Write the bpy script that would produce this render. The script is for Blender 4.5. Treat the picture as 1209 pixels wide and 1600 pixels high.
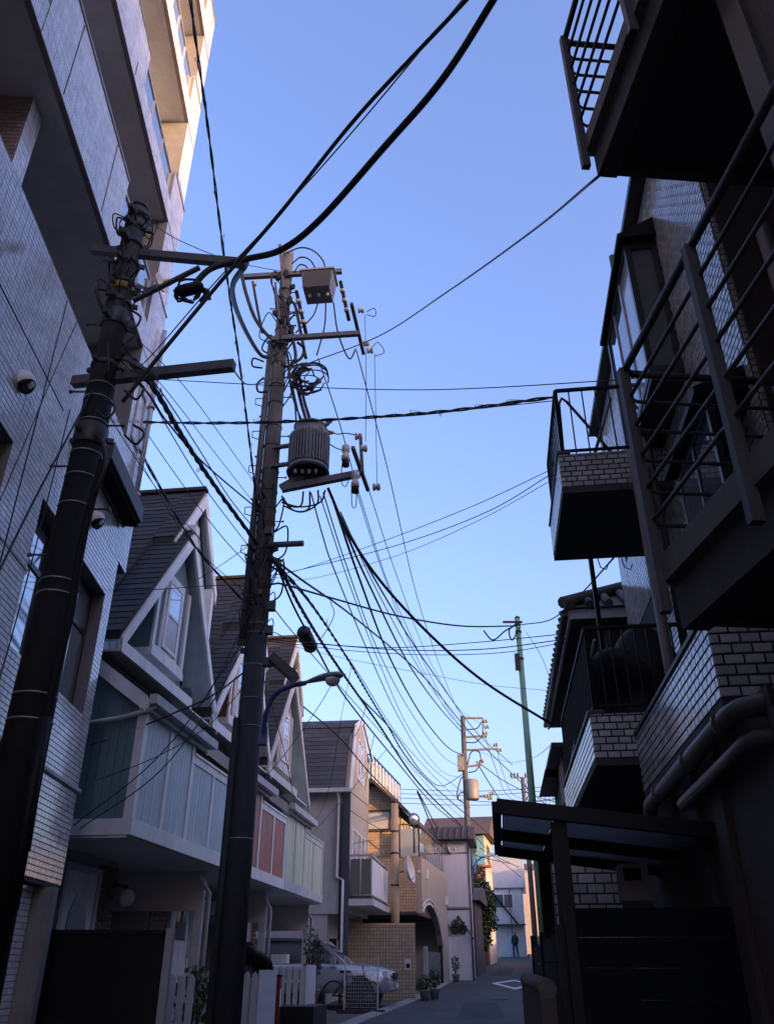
import bpy, math, random
from mathutils import Vector, Matrix, Quaternion
random.seed(7)
R_=math.radians
scene=bpy.context.scene
for o in list(bpy.data.objects): bpy.data.objects.remove(o)

# ---------------------------------------------------------------- camera
IW,IH,FPX=1209.,1600.,1275.
PITCH=R_(29.2); HC=1.5
cam_d=bpy.data.cameras.new('camera'); cam=bpy.data.objects.new('camera',cam_d)
scene.collection.objects.link(cam); scene.camera=cam
cam.location=(0,0,HC); cam.rotation_euler=(math.pi/2+PITCH,0,0)
cam_d.sensor_fit='VERTICAL'; cam_d.sensor_height=24.; cam_d.lens=24.*FPX/IH
cam_d.clip_start=.05; cam_d.clip_end=3000
# ---------------------------------------------------------------- sky and sun
SUN_AZ,SUN_EL=130.,7.          # azimuth clockwise from the view direction
w=bpy.data.worlds.new('World'); scene.world=w; w.use_nodes=True
nt=w.node_tree; bg=nt.nodes['Background']
sky=nt.nodes.new('ShaderNodeTexSky'); sky.sky_type='NISHITA'; sky.sun_disc=False
sky.sun_elevation=R_(SUN_EL); sky.sun_rotation=R_(SUN_AZ); sky.altitude=0; sky.air_density=1.0; sky.dust_density=5.5; sky.ozone_density=3.5
tint=nt.nodes.new('ShaderNodeMix'); tint.data_type='RGBA'; tint.blend_type='MULTIPLY'; tint.inputs['Factor'].default_value=1.
tint.inputs['B'].default_value=(1.27,.895,.95,1)          # cool phone white balance
nt.links.new(sky.outputs[0],tint.inputs['A']); nt.links.new(tint.outputs['Result'],bg.inputs[0]); bg.inputs[1].default_value=.15
sl=bpy.data.lights.new('sun','SUN'); sl.energy=1.0; sl.angle=R_(.5); sl.color=(1.,.58,.22)
so=bpy.data.objects.new('sun',sl); scene.collection.objects.link(so)
d=Vector((math.sin(R_(SUN_AZ))*math.cos(R_(SUN_EL)),math.cos(R_(SUN_AZ))*math.cos(R_(SUN_EL)),math.sin(R_(SUN_EL))))
so.rotation_euler=d.to_track_quat('Z','Y').to_euler(); so.location=d*60
vs=scene.view_settings; vs.view_transform='Standard'; vs.look='None'; vs.gamma=1; vs.exposure=2.68; vs.use_curve_mapping=False
scene.render.engine='CYCLES'
scene.cycles.max_bounces=6; scene.cycles.diffuse_bounces=4

# ---------------------------------------------------------------- helpers
COL=scene.collection
def tag(o,label=None,cat=None,group=None,kind=None):
    if label: o['label']=label
    if cat: o['category']=cat
    if group: o['group']=group
    if kind: o['kind']=kind
    return o
def thing(name,label,cat,loc=(0,0,0),rotz=0.,group=None):
    o=bpy.data.objects.new(name,None); COL.objects.link(o); o.empty_display_size=.2
    o.location=loc; o.rotation_euler=(0,0,rotz); o.parent=None
    return tag(o,label,cat,group)
class MB:
    def __init__(s): s.v=[];s.f=[];s.sm=[]
    def box(s,x0,x1,y0,y1,z0,z1):
        n=len(s.v)
        s.v+=[(x0,y0,z0),(x1,y0,z0),(x1,y1,z0),(x0,y1,z0),(x0,y0,z1),(x1,y0,z1),(x1,y1,z1),(x0,y1,z1)]
        s.f+=[tuple(n+i for i in q) for q in ((0,3,2,1),(4,5,6,7),(0,1,5,4),(1,2,6,5),(2,3,7,6),(3,0,4,7))]
        return s
    def bars(s,l):
        for b in l: s.box(*b)
        return s
    def beam(s,p,q,w,h=None,up=(0,0,1)):         # square bar between two points
        h=h or w; p=Vector(p);q=Vector(q);a=(q-p).normalized();u=Vector(up)
        if abs(a.dot(u))>.97: u=Vector((0,1,0))
        r=a.cross(u).normalized()*w/2; t=r.cross(a).normalized()*h/2; n=len(s.v)
        for c in (p,q): s.v+=[tuple(c-r-t),tuple(c+r-t),tuple(c+r+t),tuple(c-r+t)]
        s.f+=[tuple(n+i for i in k) for k in ((3,2,1,0),(4,5,6,7),(0,1,5,4),(1,2,6,5),(2,3,7,6),(3,0,4,7))]
        return s
    def tube(s,pts,r,n=8,cap=True):
        pts=[Vector(p) for p in pts]; m=len(pts); rr=r if isinstance(r,(list,tuple)) else [r]*m
        b=len(s.v); prev=None
        for i,p in enumerate(pts):
            a=(pts[min(i+1,m-1)]-pts[max(i-1,0)])
            a=a.normalized() if a.length>1e-9 else Vector((0,0,1))
            if prev is None:
                u=Vector((0,0,1)) if abs(a.z)<.9 else Vector((1,0,0)); u=(u-a*a.dot(u)).normalized()
            else:
                u=(prev-a*a.dot(prev)); u=u.normalized() if u.length>1e-6 else a.orthogonal().normalized()
            prev=u; v=a.cross(u)
            for k in range(n):
                t=2*math.pi*k/n; s.v.append(tuple(p+(u*math.cos(t)+v*math.sin(t))*rr[i]))
        for i in range(m-1):
            for k in range(n):
                k2=(k+1)%n; s.f.append((b+i*n+k,b+i*n+k2,b+(i+1)*n+k2,b+(i+1)*n+k)); s.sm.append(len(s.f)-1)
        if cap:
            s.f.append(tuple(b+k for k in reversed(range(n)))); s.f.append(tuple(b+(m-1)*n+k for k in range(n)))
        return s
    def lathe(s,c,prof,n=20,axis=(0,0,1)):       # prof: (radius, height)
        a=Vector(axis).normalized(); c=Vector(c)
        u=a.orthogonal().normalized(); v=a.cross(u); b=len(s.v)
        for r,h in prof:
            for k in range(n):
                t=2*math.pi*k/n; s.v.append(tuple(c+a*h+(u*math.cos(t)+v*math.sin(t))*max(r,1e-4)))
        for i in range(len(prof)-1):
            for k in range(n):
                k2=(k+1)%n; s.f.append((b+i*n+k,b+i*n+k2,b+(i+1)*n+k2,b+(i+1)*n+k)); s.sm.append(len(s.f)-1)
        s.f.append(tuple(b+k for k in reversed(range(n)))); s.f.append(tuple(b+(len(prof)-1)*n+k for k in range(n)))
        return s
    def prism(s,poly,vec):                       # planar polygon swept along vec
        n=len(s.v);m=len(poly);vec=Vector(vec)
        s.v+=[tuple(p) for p in poly]+[tuple(Vector(p)+vec) for p in poly]
        s.f.append(tuple(n+i for i in range(m))[::-1]); s.f.append(tuple(n+m+i for i in range(m)))
        for i in range(m):
            j=(i+1)%m; s.f.append((n+i,n+j,n+m+j,n+m+i))
        return s
    def quad(s,*p):
        n=len(s.v); s.v+=[tuple(q) for q in p]; s.f.append(tuple(range(n,n+len(p)))); return s
    def mesh(s,name,mat):
        me=bpy.data.meshes.new(name); me.from_pydata(s.v,[],s.f); me.materials.append(mat)
        if s.sm:
            fl=[False]*len(s.f)
            for i in s.sm: fl[i]=True
            me.polygons.foreach_set('use_smooth',fl)
        me.update(); return me
    def build(s,name,mat,parent=None,fix=True):
        me=s.mesh(name,mat)
        if fix:
            import bmesh
            bm=bmesh.new(); bm.from_mesh(me); bmesh.ops.recalc_face_normals(bm,faces=bm.faces); bm.to_mesh(me); bm.free()
        o=bpy.data.objects.new(name,me); COL.objects.link(o); o.parent=parent
        return o
def bx(name,mat,parent,*boxes):
    return MB().bars(boxes).build(name,mat,parent)
def struct(name,mb,mat): return tag(mb.build(name,mat),kind='structure')
def copy_tree(o,parent=None):
    c=o.copy(); COL.objects.link(c); c.parent=parent
    for ch in list(o.children): copy_tree(ch,c)
    return c
CP,SP=math.cos(PITCH),math.sin(PITCH)
def at(px,py,Y):                                 # photo measurement: pixel + distance -> place in the street
    u=(px-IW/2)/FPX; v=-(py-IH/2)/FPX; t=Y/(CP-v*SP)
    return Vector((u*t,Y,HC+(SP+v*CP)*t))
def proj(P):
    Z=P.z-HC; wd=P.y*CP+Z*SP
    if wd<.05: return None
    return IW/2+FPX*P.x/wd, IH/2-FPX*(-P.y*SP+Z*CP)/wd, wd
def gz(y):                                       # the lane climbs gently away from the camera
    if y<0: return .017*y
    y=min(y,78.); return .017*y+.0002*y*y

# ---------------------------------------------------------------- materials
MATS={}
def mat(name,c,rough=.6,var=.15,scale=6.,bump=0.,bscale=None,metal=0.,spec=.5,island=0.,dirt=0.,stretch=None,trans=0.,coat=0.):
    if name in MATS: return MATS[name]
    m=bpy.data.materials.new(name); m.use_nodes=True; t=m.node_tree; N=t.nodes; L=t.links
    b=N['Principled BSDF']; b.inputs['Roughness'].default_value=rough; b.inputs['Metallic'].default_value=metal
    b.inputs['Specular IOR Level'].default_value=spec
    if coat: b.inputs['Coat Weight'].default_value=coat; b.inputs['Coat Roughness'].default_value=.12
    if trans: b.inputs['Transmission Weight'].default_value=trans
    tc=N.new('ShaderNodeTexCoord'); src=tc.outputs['Object']
    if stretch:
        mp=N.new('ShaderNodeMapping'); mp.inputs['Scale'].default_value=stretch; L.new(src,mp.inputs[0]); src=mp.outputs[0]
    n=N.new('ShaderNodeTexNoise'); n.inputs['Scale'].default_value=scale; n.inputs['Detail'].default_value=6; n.inputs['Roughness'].default_value=.62
    L.new(src,n.inputs['Vector'])
    hs=N.new('ShaderNodeHueSaturation'); hs.inputs['Color'].default_value=(*c,1)
    mr=N.new('ShaderNodeMapRange'); mr.inputs[1].default_value=.25; mr.inputs[2].default_value=.75; mr.inputs[3].default_value=1-var; mr.inputs[4].default_value=1+var
    L.new(n.outputs[0],mr.inputs[0]); val=mr.outputs[0]
    if island:
        g=N.new('ShaderNodeNewGeometry'); oi=N.new('ShaderNodeObjectInfo')
        ad=N.new('ShaderNodeMath'); ad.operation='ADD'; L.new(g.outputs['Random Per Island'],ad.inputs[0]); L.new(oi.outputs['Random'],ad.inputs[1])
        fr=N.new('ShaderNodeMath'); fr.operation='FRACT'; L.new(ad.outputs[0],fr.inputs[0])
        m2=N.new('ShaderNodeMapRange'); m2.inputs[3].default_value=1-island; m2.inputs[4].default_value=1+island; L.new(fr.outputs[0],m2.inputs[0])
        mu=N.new('ShaderNodeMath'); mu.operation='MULTIPLY'; L.new(val,mu.inputs[0]); L.new(m2.outputs[0],mu.inputs[1]); val=mu.outputs[0]
    L.new(val,hs.inputs['Value']); out=hs.outputs[0]
    if dirt:
        n2=N.new('ShaderNodeTexNoise'); n2.inputs['Scale'].default_value=1.3; n2.inputs['Detail'].default_value=8; n2.inputs['Roughness'].default_value=.7
        mp2=N.new('ShaderNodeMapping'); mp2.inputs['Scale'].default_value=(2.2,2.2,.35); L.new(tc.outputs['Object'],mp2.inputs[0]); L.new(mp2.outputs[0],n2.inputs['Vector'])
        m3=N.new('ShaderNodeMapRange'); m3.inputs[1].default_value=.48; m3.inputs[2].default_value=.72; m3.inputs[3].default_value=0; m3.inputs[4].default_value=dirt; L.new(n2.outputs[0],m3.inputs[0])
        mx=N.new('ShaderNodeMix'); mx.data_type='RGBA'; L.new(m3.outputs[0],mx.inputs['Factor']); L.new(out,mx.inputs['A']); mx.inputs['B'].default_value=(c[0]*.35+.01,c[1]*.32+.01,c[2]*.28+.008,1); out=mx.outputs['Result']
    L.new(out,b.inputs['Base Color'])
    if bump:
        n3=N.new('ShaderNodeTexNoise'); n3.inputs['Scale'].default_value=bscale or scale*8; n3.inputs['Detail'].default_value=4; L.new(src,n3.inputs['Vector'])
        bp=N.new('ShaderNodeBump'); bp.inputs['Strength'].default_value=bump; bp.inputs['Distance'].default_value=.01
        L.new(n3.outputs[0],bp.inputs['Height']); L.new(bp.outputs[0],b.inputs['Normal'])
    MATS[name]=m; return m
asphalt=mat('asphalt',(.050,.050,.052),.85,.45,.8,.6,90,dirt=.5)
concrete=mat('concrete',(.27,.26,.25),.85,.2,2.,.35,40,dirt=.45)
soil=mat('bare_ground',(.09,.08,.07),.95,.25,2.,.5,30)
roadpaint=mat('road_paint',(.62,.62,.6),.7,.25,9.,.2,60)
tile_w=mat('white_glazed_tile',(.84,.83,.82),.18,.12,.9,.03,4,spec=1.,island=.15,dirt=.40,coat=.7)
tile_b=mat('pinkish_brown_tile',(.30,.235,.215),.3,.08,3.,island=.15)
mortar_l=mat('grey_mortar',(.20,.195,.195),.9,.15,8.,.2)
mortar_d=mat('dark_mortar',(.035,.033,.032),.9,.15,8.,.2)
tile_r=mat('pale_brick_tile',(.50,.48,.46),.17,.14,5.,.08,10,island=.20,dirt=.45)
tile_beige=mat('beige_mosaic_tile',(.50,.35,.20),.4,.07,4.,island=.12)
mortar_b=mat('brown_mortar',(.16,.12,.085),.9,.1,8.)
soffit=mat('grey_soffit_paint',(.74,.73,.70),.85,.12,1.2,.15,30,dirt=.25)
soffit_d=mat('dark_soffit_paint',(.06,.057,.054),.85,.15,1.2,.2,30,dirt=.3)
plaster=mat('grey_plaster',(.40,.385,.37),.88,.1,2.5,.35,50,dirt=.25)
plaster_brown=mat('brown_plaster',(.075,.055,.05),.9,.18,2.5,.5,40,dirt=.35)
plaster_y=mat('cream_plaster',(.50,.44,.33),.88,.1,2.5,.3,50,dirt=.15)
plaster_w=mat('white_plaster',(.62,.62,.62),.85,.08,2.,.2,50,dirt=.22)
white=mat('white_painted_trim',(.84,.84,.83),.4,.10,4.,.08,30,dirt=.38)
white_g=mat('weathered_white_trim',(.58,.58,.58),.55,.12,5.,.1,30,dirt=.35)
teal=mat('teal_painted_boards',(.14,.23,.25),.55,.10,4.,.08,40,dirt=.15)
blue_p=mat('blue_grey_boards',(.48,.60,.67),.4,.12,2.,.08,40,island=.07,dirt=.35)
red_p=mat('brick_red_boards',(.42,.08,.07),.4,.12,2.,.08,40,island=.07,dirt=.35)
green_p=mat('pale_green_boards',(.64,.70,.48),.4,.12,2.,.08,40,island=.07,dirt=.35)
slate=mat('dark_roof_slate',(.036,.034,.033),.75,.25,4.,.4,50,island=.35,dirt=.3)
slate2=mat('grey_roof_slate',(.055,.057,.063),.7,.25,4.,.4,50,island=.32,dirt=.3)
kawara=mat('clay_roof_tile',(.10,.085,.08),.6,.2,5.,.2,40,island=.2)
brown_roof=mat('brown_roof_tile',(.07,.048,.042),.75,.2,4.,.3,40,island=.15)
black_m=mat('black_painted_metal',(.005,.005,.0055),.6,.2,8.,spec=.3)
dark_m=mat('dark_weathered_metal',(.045,.042,.04),.5,.25,9.,.1,50)
steel=mat('galvanised_steel',(.33,.34,.35),.5,.18,12.,.05,60,metal=.55)
steel_d=mat('dull_zinc_steel',(.115,.115,.12),.6,.25,12.,.05,60,metal=.3)
brown_rail=mat('brown_painted_rail',(.062,.052,.048),.5,.25,12.,.1,60)
concrete_pole=mat('pole_concrete',(.16,.148,.135),.85,.3,4.,.5,60,dirt=.75)
pole_wrap=mat('black_pole_wrap',(.0075,.0072,.0072),.75,.35,4.,.3,60,spec=.25,dirt=.3)
pole_band=mat('blue_grey_pole_wrap',(.026,.029,.033),.75,.2,5.,.2,60,dirt=.3)
cable_m=mat('black_cable_sheath',(.014,.014,.015),.55,.2,20.)
cable_g=mat('grey_cable_sheath',(.11,.11,.105),.6,.2,20.)
porcelain=mat('insulator_porcelain',(.52,.50,.46),.25,.1,20.)
trafo_m=mat('transformer_paint',(.15,.155,.16),.45,.1,10.,.05,40,dirt=.25)
greenpole=mat('green_pole_paint',(.28,.47,.28),.5,.15,6.,.1,40,dirt=.3)
beigepole=mat('beige_pole_paint',(.45,.33,.2),.6,.12,6.,.1,40)
lamp_grey=mat('lamp_housing_paint',(.22,.25,.24),.45,.08,10.)
lamp_blue=mat('blue_lamp_arm_paint',(.025,.05,.16),.4,.1,10.)
lens=mat('clear_lamp_cover',(.62,.64,.64),.15,.05,30.,.2,80)
glass=mat('window_glass',(.10,.115,.13),.03,.03,2.,spec=.9)
glass_b=mat('sky_reflecting_glass',(.55,.60,.66),.04,.03,2.,spec=1.,metal=.75)
glass_f=mat('frosted_glass',(.13,.14,.125),.3,.12,1.5)
glass_w=mat('curtained_glass',(.42,.43,.43),.1,.1,3.,stretch=(8,8,.5))
alu=mat('aluminium_frame',(.40,.41,.42),.4,.08,10.,metal=.3)
alu_d=mat('dark_aluminium_frame',(.03,.027,.026),.4,.1,10.)
brown_pipe=mat('drain_pipe_plastic',(.105,.088,.076),.5,.15,6.,dirt=.3)
brick_m=mat('rough_wall_brick',(.20,.135,.095),.85,.2,9.,.4,40,island=.25)
leaf_d=mat('dark_leaf',(.035,.06,.025),.55,.35,8.,island=.35)
leaf_g=mat('green_leaf',(.06,.11,.035),.5,.3,8.,island=.3)
bark=mat('bark',(.06,.045,.035),.9,.3,8.,.6,30)
black_cloth=mat('black_plastic_cover',(.008,.008,.009),.7,.2,5.,1.,14)
polycarb=mat('smoky_canopy_sheet',(.30,.30,.32),.5,.15,6.,.1,40,dirt=.35,trans=.85)
car_p=mat('silver_car_paint',(.50,.51,.53),.25,.03,3.,metal=.55)
rubber=mat('tyre_rubber',(.015,.015,.016),.8,.2,20.)
chrome=mat('chrome_trim',(.6,.6,.62),.15,.03,3.,metal=1.)
cyan_w=mat('turquoise_wall',(.12,.30,.36),.7,.1,3.,.1,40,dirt=.2)
yellow_w=mat('yellow_wall',(.42,.36,.25),.7,.1,3.,.1,40)
blackwall=mat('sooty_block_wall',(.010,.0095,.0095),.9,.2,3.,.4,40)
gate_m=mat('dark_green_gate_paint',(.007,.008,.008),.8,.2,4.,.2,40,spec=.15)
fence_p=mat('grey_white_picket_paint',(.62,.61,.62),.7,.12,5.,.2,40,dirt=.3)
red_m=mat('red_plastic',(.25,.02,.02),.4,.1,8.)
cloth=mat('navy_coat_cloth',(.02,.024,.035),.9,.2,20.,.3,60)
skin=mat('skin',(.45,.27,.2),.6,.05,10.)
hair_m=mat('black_hair',(.012,.01,.01),.5,.2,40.)
dish_m=mat('dish_paint',(.55,.53,.48),.5,.08,8.)
terracotta=mat('grey_plant_pot',(.20,.19,.18),.8,.2,8.)
blueplastic=mat('navy_pipe_panel',(.05,.055,.085),.5,.12,5.)

# ---------------------------------------------------------------- repeated small pieces
SINGLE_LIMIT=290
class Tiles:
    """Collects wall tiles of one building; the ones that show largest become parts, the rest one stuff part."""
    def __init__(s,building,mat,pu=.112,pv=.06,gap=.008,th=.008,bond=False):
        s.b=building;s.m=mat;s.pu=pu;s.pv=pv;s.gap=gap;s.th=th;s.bond=bond;s.full=[];s.cut=[]
    def wall(s,O,U,N,rects,pu=None,pv=None):
        O=Vector(O);U=Vector(U).normalized();N=Vector(N).normalized();V=Vector((0,0,1)); pu=pu or s.pu;pv=pv or s.pv
        for u0,u1,v0,v1 in rects:
            r=0
            nrow=int(math.ceil((v1-v0)/pv-1e-6))
            for r in range(nrow):
                a=v0+r*pv; b=min(a+pv,v1)
                off=(pu/2 if (s.bond and r%2) else 0.)
                k=0; x=u0-off
                while x<u1-1e-4:
                    x0=max(x,u0);x1=min(x+pu,u1)
                    if x1-x0>.025 and b-a>.02:
                        C=O+U*((x0+x1)/2)+V*((a+b)/2)
                        rec=(C,U,V,N,x1-x0-s.gap,b-a-s.gap)
                        (s.full if (x1-x0>pu-1e-4 and b-a>pv-1e-4) else s.cut).append(rec)
                    x+=pu
    def _geo(s,mb,rec):
        C,U,V,N,wd,ht=rec; n=len(mb.v); i=.0025
        for k,(ins,z) in enumerate(((0,-.004),(0,s.th-.003),(i,s.th))):
            for sx,sy in ((-1,-1),(1,-1),(1,1),(-1,1)):
                mb.v.append(tuple(C+U*(sx*(wd/2-ins))+V*(sy*(ht/2-ins))+N*z))
        for a in (0,4):
            for q in range(4):
                q2=(q+1)%4; mb.f.append((n+a+q,n+a+q2,n+a+4+q2,n+a+4+q))
        mb.f.append((n+8,n+9,n+10,n+11))
    def finish(s,name='wall_tile'):
        s.b.matrix_world=Matrix.Translation(s.b.location)@s.b.rotation_euler.to_matrix().to_4x4()
        M=s.b.matrix_world
        sc=[]
        for r in s.full:
            P=M@r[0]; q=proj(P); size=0.
            if q and -5<q[0]<IW+5 and -5<q[1]<IH+5:
                nn=(M.to_3x3()@r[3]); f=abs(nn.dot((P-Vector((0,0,HC))).normalized())); size=f/q[2]**2
            sc.append(size)
        order=sorted(range(len(s.full)),key=lambda i:-sc[i])
        pick=set(order[:SINGLE_LIMIT]) if len(s.full)>SINGLE_LIMIT else set(order)
        proto={}
        rest=MB()
        for i,r in enumerate(s.full):
            if i in pick:
                key=(round(r[4],4),round(r[5],4))
                if key not in proto:
                    mb=MB(); s._geo(mb,(Vector((0,0,0)),Vector((1,0,0)),Vector((0,1,0)),Vector((0,0,1)),r[4],r[5])); proto[key]=mb.mesh(name,s.m)
                o=bpy.data.objects.new(name,proto[key]); COL.objects.link(o); o.parent=s.b
                rot=Matrix((r[1],r[2],r[1].cross(r[2]))).transposed()
                if r[1].cross(r[2]).dot(r[3])<0: rot=Matrix((-r[1],r[2],r[3])).transposed()
                o.matrix_local=Matrix.Translation(r[0])@rot.to_4x4()
            else: s._geo(rest,r)
        for r in s.cut: s._geo(rest,r)
        if rest.f:
            o=rest.build(name+'s',s.m,s.b); o['kind']='stuff'
def shingles(parent,mesh,O,A,S,width,length,pw,ph,lift=.012,name='roof_slate',xclip=None):
    """Overlapping slates on a slope: O eave corner, A along the eave, S up the slope. xclip(v)->(u0,u1) trims a row."""
    A=Vector(A).normalized();S=Vector(S).normalized();N=A.cross(S).normalized()
    if N.z<0: N=-N
    n=int(length/ph)
    for r in range(n):
        u0,u1=(0,width) if xclip is None else xclip((r+.5)*ph)
        x=u0-(pw/2 if r%2 else 0)
        while x<u1-.03:
            a=max(x,u0);b=min(x+pw,u1)
            if b-a>.04:
                o=bpy.data.objects.new(name,mesh); COL.objects.link(o); o.parent=parent
                X=A; Nn=N; Sg=(S+N*-.06).normalized(); Nn=X.cross(Sg).normalized()
                if Nn.z<0: Nn=-Nn
                j=random.uniform(-.004,.004)
                Mx=Matrix((X*((b-a)-.006),Sg*ph,Nn)).transposed().to_4x4()
                o.matrix_local=Matrix.Translation(Vector(O)+A*((a+b)/2)+S*(r*ph+ph*.62+j)+N*(lift+random.uniform(0,.003)))@Mx
            x+=pw
def slate_mesh(m):
    mb=MB(); mb.box(-.5,.5,-.65,.55,-.004,.007); return mb.mesh('roof_slate',m)
def xform_ps(frame,s,x,z): return (x,s,z)

# ================================================================ the setting: ground, road
def ribbon(edgeL,edgeR,dz,th=None):
    mb=MB(); n=len(edgeL)
    for i in range(n-1):
        a,b,c,d_=edgeL[i],edgeR[i],edgeR[i+1],edgeL[i+1]
        mb.quad((a[0],a[1],gz(a[1])+dz),(b[0],b[1],gz(b[1])+dz),(c[0],c[1],gz(c[1])+dz),(d_[0],d_[1],gz(d_[1])+dz))
    return mb
def interp(tab,y):
    for (y0,x0),(y1,x1) in zip(tab,tab[1:]):
        if y<=y1: return x0+(x1-x0)*(y-y0)/(y1-y0)
    return tab[-1][1]
LEDGE=[(-60,-2.2),(0,-2.35),(9,-2.35),(12,-1.72),(20.9,-.62),(29.5,1.14),(46.9,3.86),(58,6.0),(69.6,8.4),(90,14),(140,30)]
REDGE=[(-60,1.9),(0,.9),(4,.45),(7,.8),(12,2.0),(20.9,3.9),(30,5.1),(40,6.6),(52,8.4),(76,11.6),(90,17),(140,33)]
YS=[-60,-30,-10]+list(range(-4,96,2))+[110,140]
g=MB()
ys=[-400,-60]+list(range(-50,100,5))+[200,900]
for y0,y1 in zip(ys,ys[1:]): g.quad((-500,y0,gz(y0)-.01),(500,y0,gz(y0)-.01),(500,y1,gz(y1)-.01),(-500,y1,gz(y1)-.01))
struct('ground',g,soil)
struct('road',ribbon([(interp(LEDGE,y),y) for y in YS],[(interp(REDGE,y),y) for y in YS],.004),asphalt)
gut=MB()
for y0,y1 in zip(YS,YS[1:]):
    for e,sg in ((LEDGE,-1),(REDGE,1)):
        a,b=interp(e,y0),interp(e,y1)
        gut.quad((a,y0,gz(y0)+.03),(a+sg*.32,y0,gz(y0)+.05),(b+sg*.32,y1,gz(y1)+.05),(b,y1,gz(y1)+.03))
        gut.quad((a,y0,gz(y0)-.005),(a,y0,gz(y0)+.03),(b,y1,gz(y1)+.03),(b,y1,gz(y1)-.005))
struct('road_gutter',gut,concrete)
dm=MB()
dv=[Vector((4.62,34.2)),Vector((5.95,37.6)),Vector((5.55,41.2)),Vector((4.25,38.5))]; cen=sum(dv,Vector((0,0)))/4
for i in range(4):
    a,b=dv[i],dv[(i+1)%4]; ai,bi=cen+(a-cen)*.70,cen+(b-cen)*.70
    dm.quad(*[(p.x,p.y,gz(p.y)+.009) for p in (a,b,bi,ai)])
def patch(label,pts,m,dz):
    mb=MB(); mb.quad(*[(x,y,gz(y)+dz) for x,y in pts]); return tag(mb.build('road_patch',m),kind='structure')
patch('',[(1.6,22.),(2.7,22.),(3.2,27.5),(2.2,27.5)],mat('fresh_asphalt',(.028,.028,.03),.9,.3,3.,.5,90),.008)
patch('',[(3.0,31),(3.9,31),(4.2,33),(3.3,33)],mat('worn_asphalt',(.075,.073,.07),.9,.3,3.,.5,90,dirt=.4),.008)
patch('',[(5.0,45),(5.9,45),(7.4,54),(6.6,54)],MATS['fresh_asphalt'],.008)
mh=thing('manhole_cover','round iron manhole cover in the lane near the white diamond','manhole cover',(3.4,29.2,gz(29.2)+.006))
MB().lathe((0,0,0),[(.34,0),(.34,.012),(.30,.014),(.001,.014)],28).build('rim',concrete,mh); cv=MB().lathe((0,0,.0145),[(.29,0),(.29,.006),(.001,.007)],28).build('cover',steel_d,mh)
tag(dm.build('road_marking',roadpaint),'white diamond outline painted on the asphalt lane','road marking')

def split_rect(u0,u1,v0,v1,holes):
    us=sorted({u0,u1,*[h[0] for h in holes],*[h[1] for h in holes]}); us=[u for u in us if u0<=u<=u1]
    out=[]
    for a,b in zip(us,us[1:]):
        hs=sorted([(h[2],h[3]) for h in holes if h[0]<=a+1e-6 and h[1]>=b-1e-6])
        z=v0
        for p,q in hs:
            if p>z+1e-6: out.append((a,b,z,p))
            z=max(z,q)
        if z<v1-1e-6: out.append((a,b,z,v1))
    return out

# ================================================================ left apartment tower
T=thing('apartment_building','tall white tiled apartment building with stacked balconies on the left','building',(-3.3,0,0),R_(2.6))
tt=Tiles(T,tile_w); 
S0=-5.
holes=[(5.1,6.56,5.31,5.93),(7.5,10.07,4.24,5.86)]
low=split_rect(S0,10.38,2.33,6.5,holes)+split_rect(S0,10.8,6.5,8.14,[])
mb=MB()
for a,b,c,d_ in low: mb.box(-.22,-.012,a,b,c,d_)
mb.box(-7,-.22,S0,10.36,2.33,4.2); mb.box(-7,-.5,S0,10.36,4.2,7.05)
mb.box(-.5,-.22,S0,5.1,4.2,7.05).box(-.5,-.22,6.56,7.5,4.2,7.05).box(-.5,-.22,10.07,10.36,4.2,7.05).box(-.5,-.22,5.1,6.56,5.93,7.05).box(-.5,-.22,7.5,10.07,5.86,7.05)
bx('balcony_back_wall',plaster_w,T,(-7,-1.4,S0,10.5,7.051,21.))
mb.build('wall',mortar_l,T)
tt.wall((-.012,0,0),(0,1,0),(1,0,0),[r for r in low if r[1]>2.6])
tt.wall((-.012,10.8,0),(-1,0,0),(0,1,0),[(0,.2,6.5,8.14)])
# parapet bands with glass stretches
bands=[(9.85,11.25,10.3,[(3.2,4.9),(7.85,9.72)],10.62),(12.7,13.82,13.1,[(7.6,9.72)],10.58),(15.5,16.73,15.92,[(8.,9.8)],10.5),(18.3,19.6,18.75,[(8.3,9.7)],10.45)]
for zb,zt,zl,gl,se in bands:
    hs=[(a,b,zl,zt) for a,b in gl]
    rc=split_rect(S0,se,zb,zt,hs); mb=MB()
    for a,b,c,d_ in rc: mb.box(-.16,-.012,a,b,c,d_)
    mb.box(-.9,-.165,se-.12,se,zb,zt)
    mb.build('parapet',mortar_l,T)
    tt.wall((-.012,0,0),(0,1,0),(1,0,0),[(max(r[0],2.),r[1],r[2],r[3]) for r in rc if r[1]>2.2])
    tt.wall((-.012,se,0),(-1,0,0),(0,1,0),[(0,.85,zb,zt)])
    bx('balcony_slab',soffit,T,(-1.4,-.17,S0,se-.13,zb+.004,zb+.2))
    bx('parapet_cap',alu,T,(-.18,.012,S0,gl[-1][0],zt,zt+.025),(-.18,.012,gl[-1][1],se+.01,zt,zt+.025))
    bx('drip_edge',tile_b,T,(-.075,-.006,S0,se+.004,zb-.012,zb-.001)); bx('parapet_underside',soffit,T,(-.165,-.076,S0,se-.13,zb-.006,zb-.001))
    for a,b in gl:
        wf=MB(); wf.box(-.12,-.07,a,b,zt-.05,zt).box(-.12,-.07,a,b,zl,zl+.05)
        k=3 if b-a>1 else 2
        for i in range(k+1):
            q=a+(b-a-.04)*i/k; wf.box(-.119,-.071,q,q+.04,zl+.05,zt-.05)
        f=wf.build('balcony_screen',alu,T)
        for i in range(k):
            q=a+(b-a-.04)*i/k; bx('pane',glass_b,f,(-.1,-.09,q+.04,q+(b-a-.04)/k,zl+.05,zt-.05))
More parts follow.
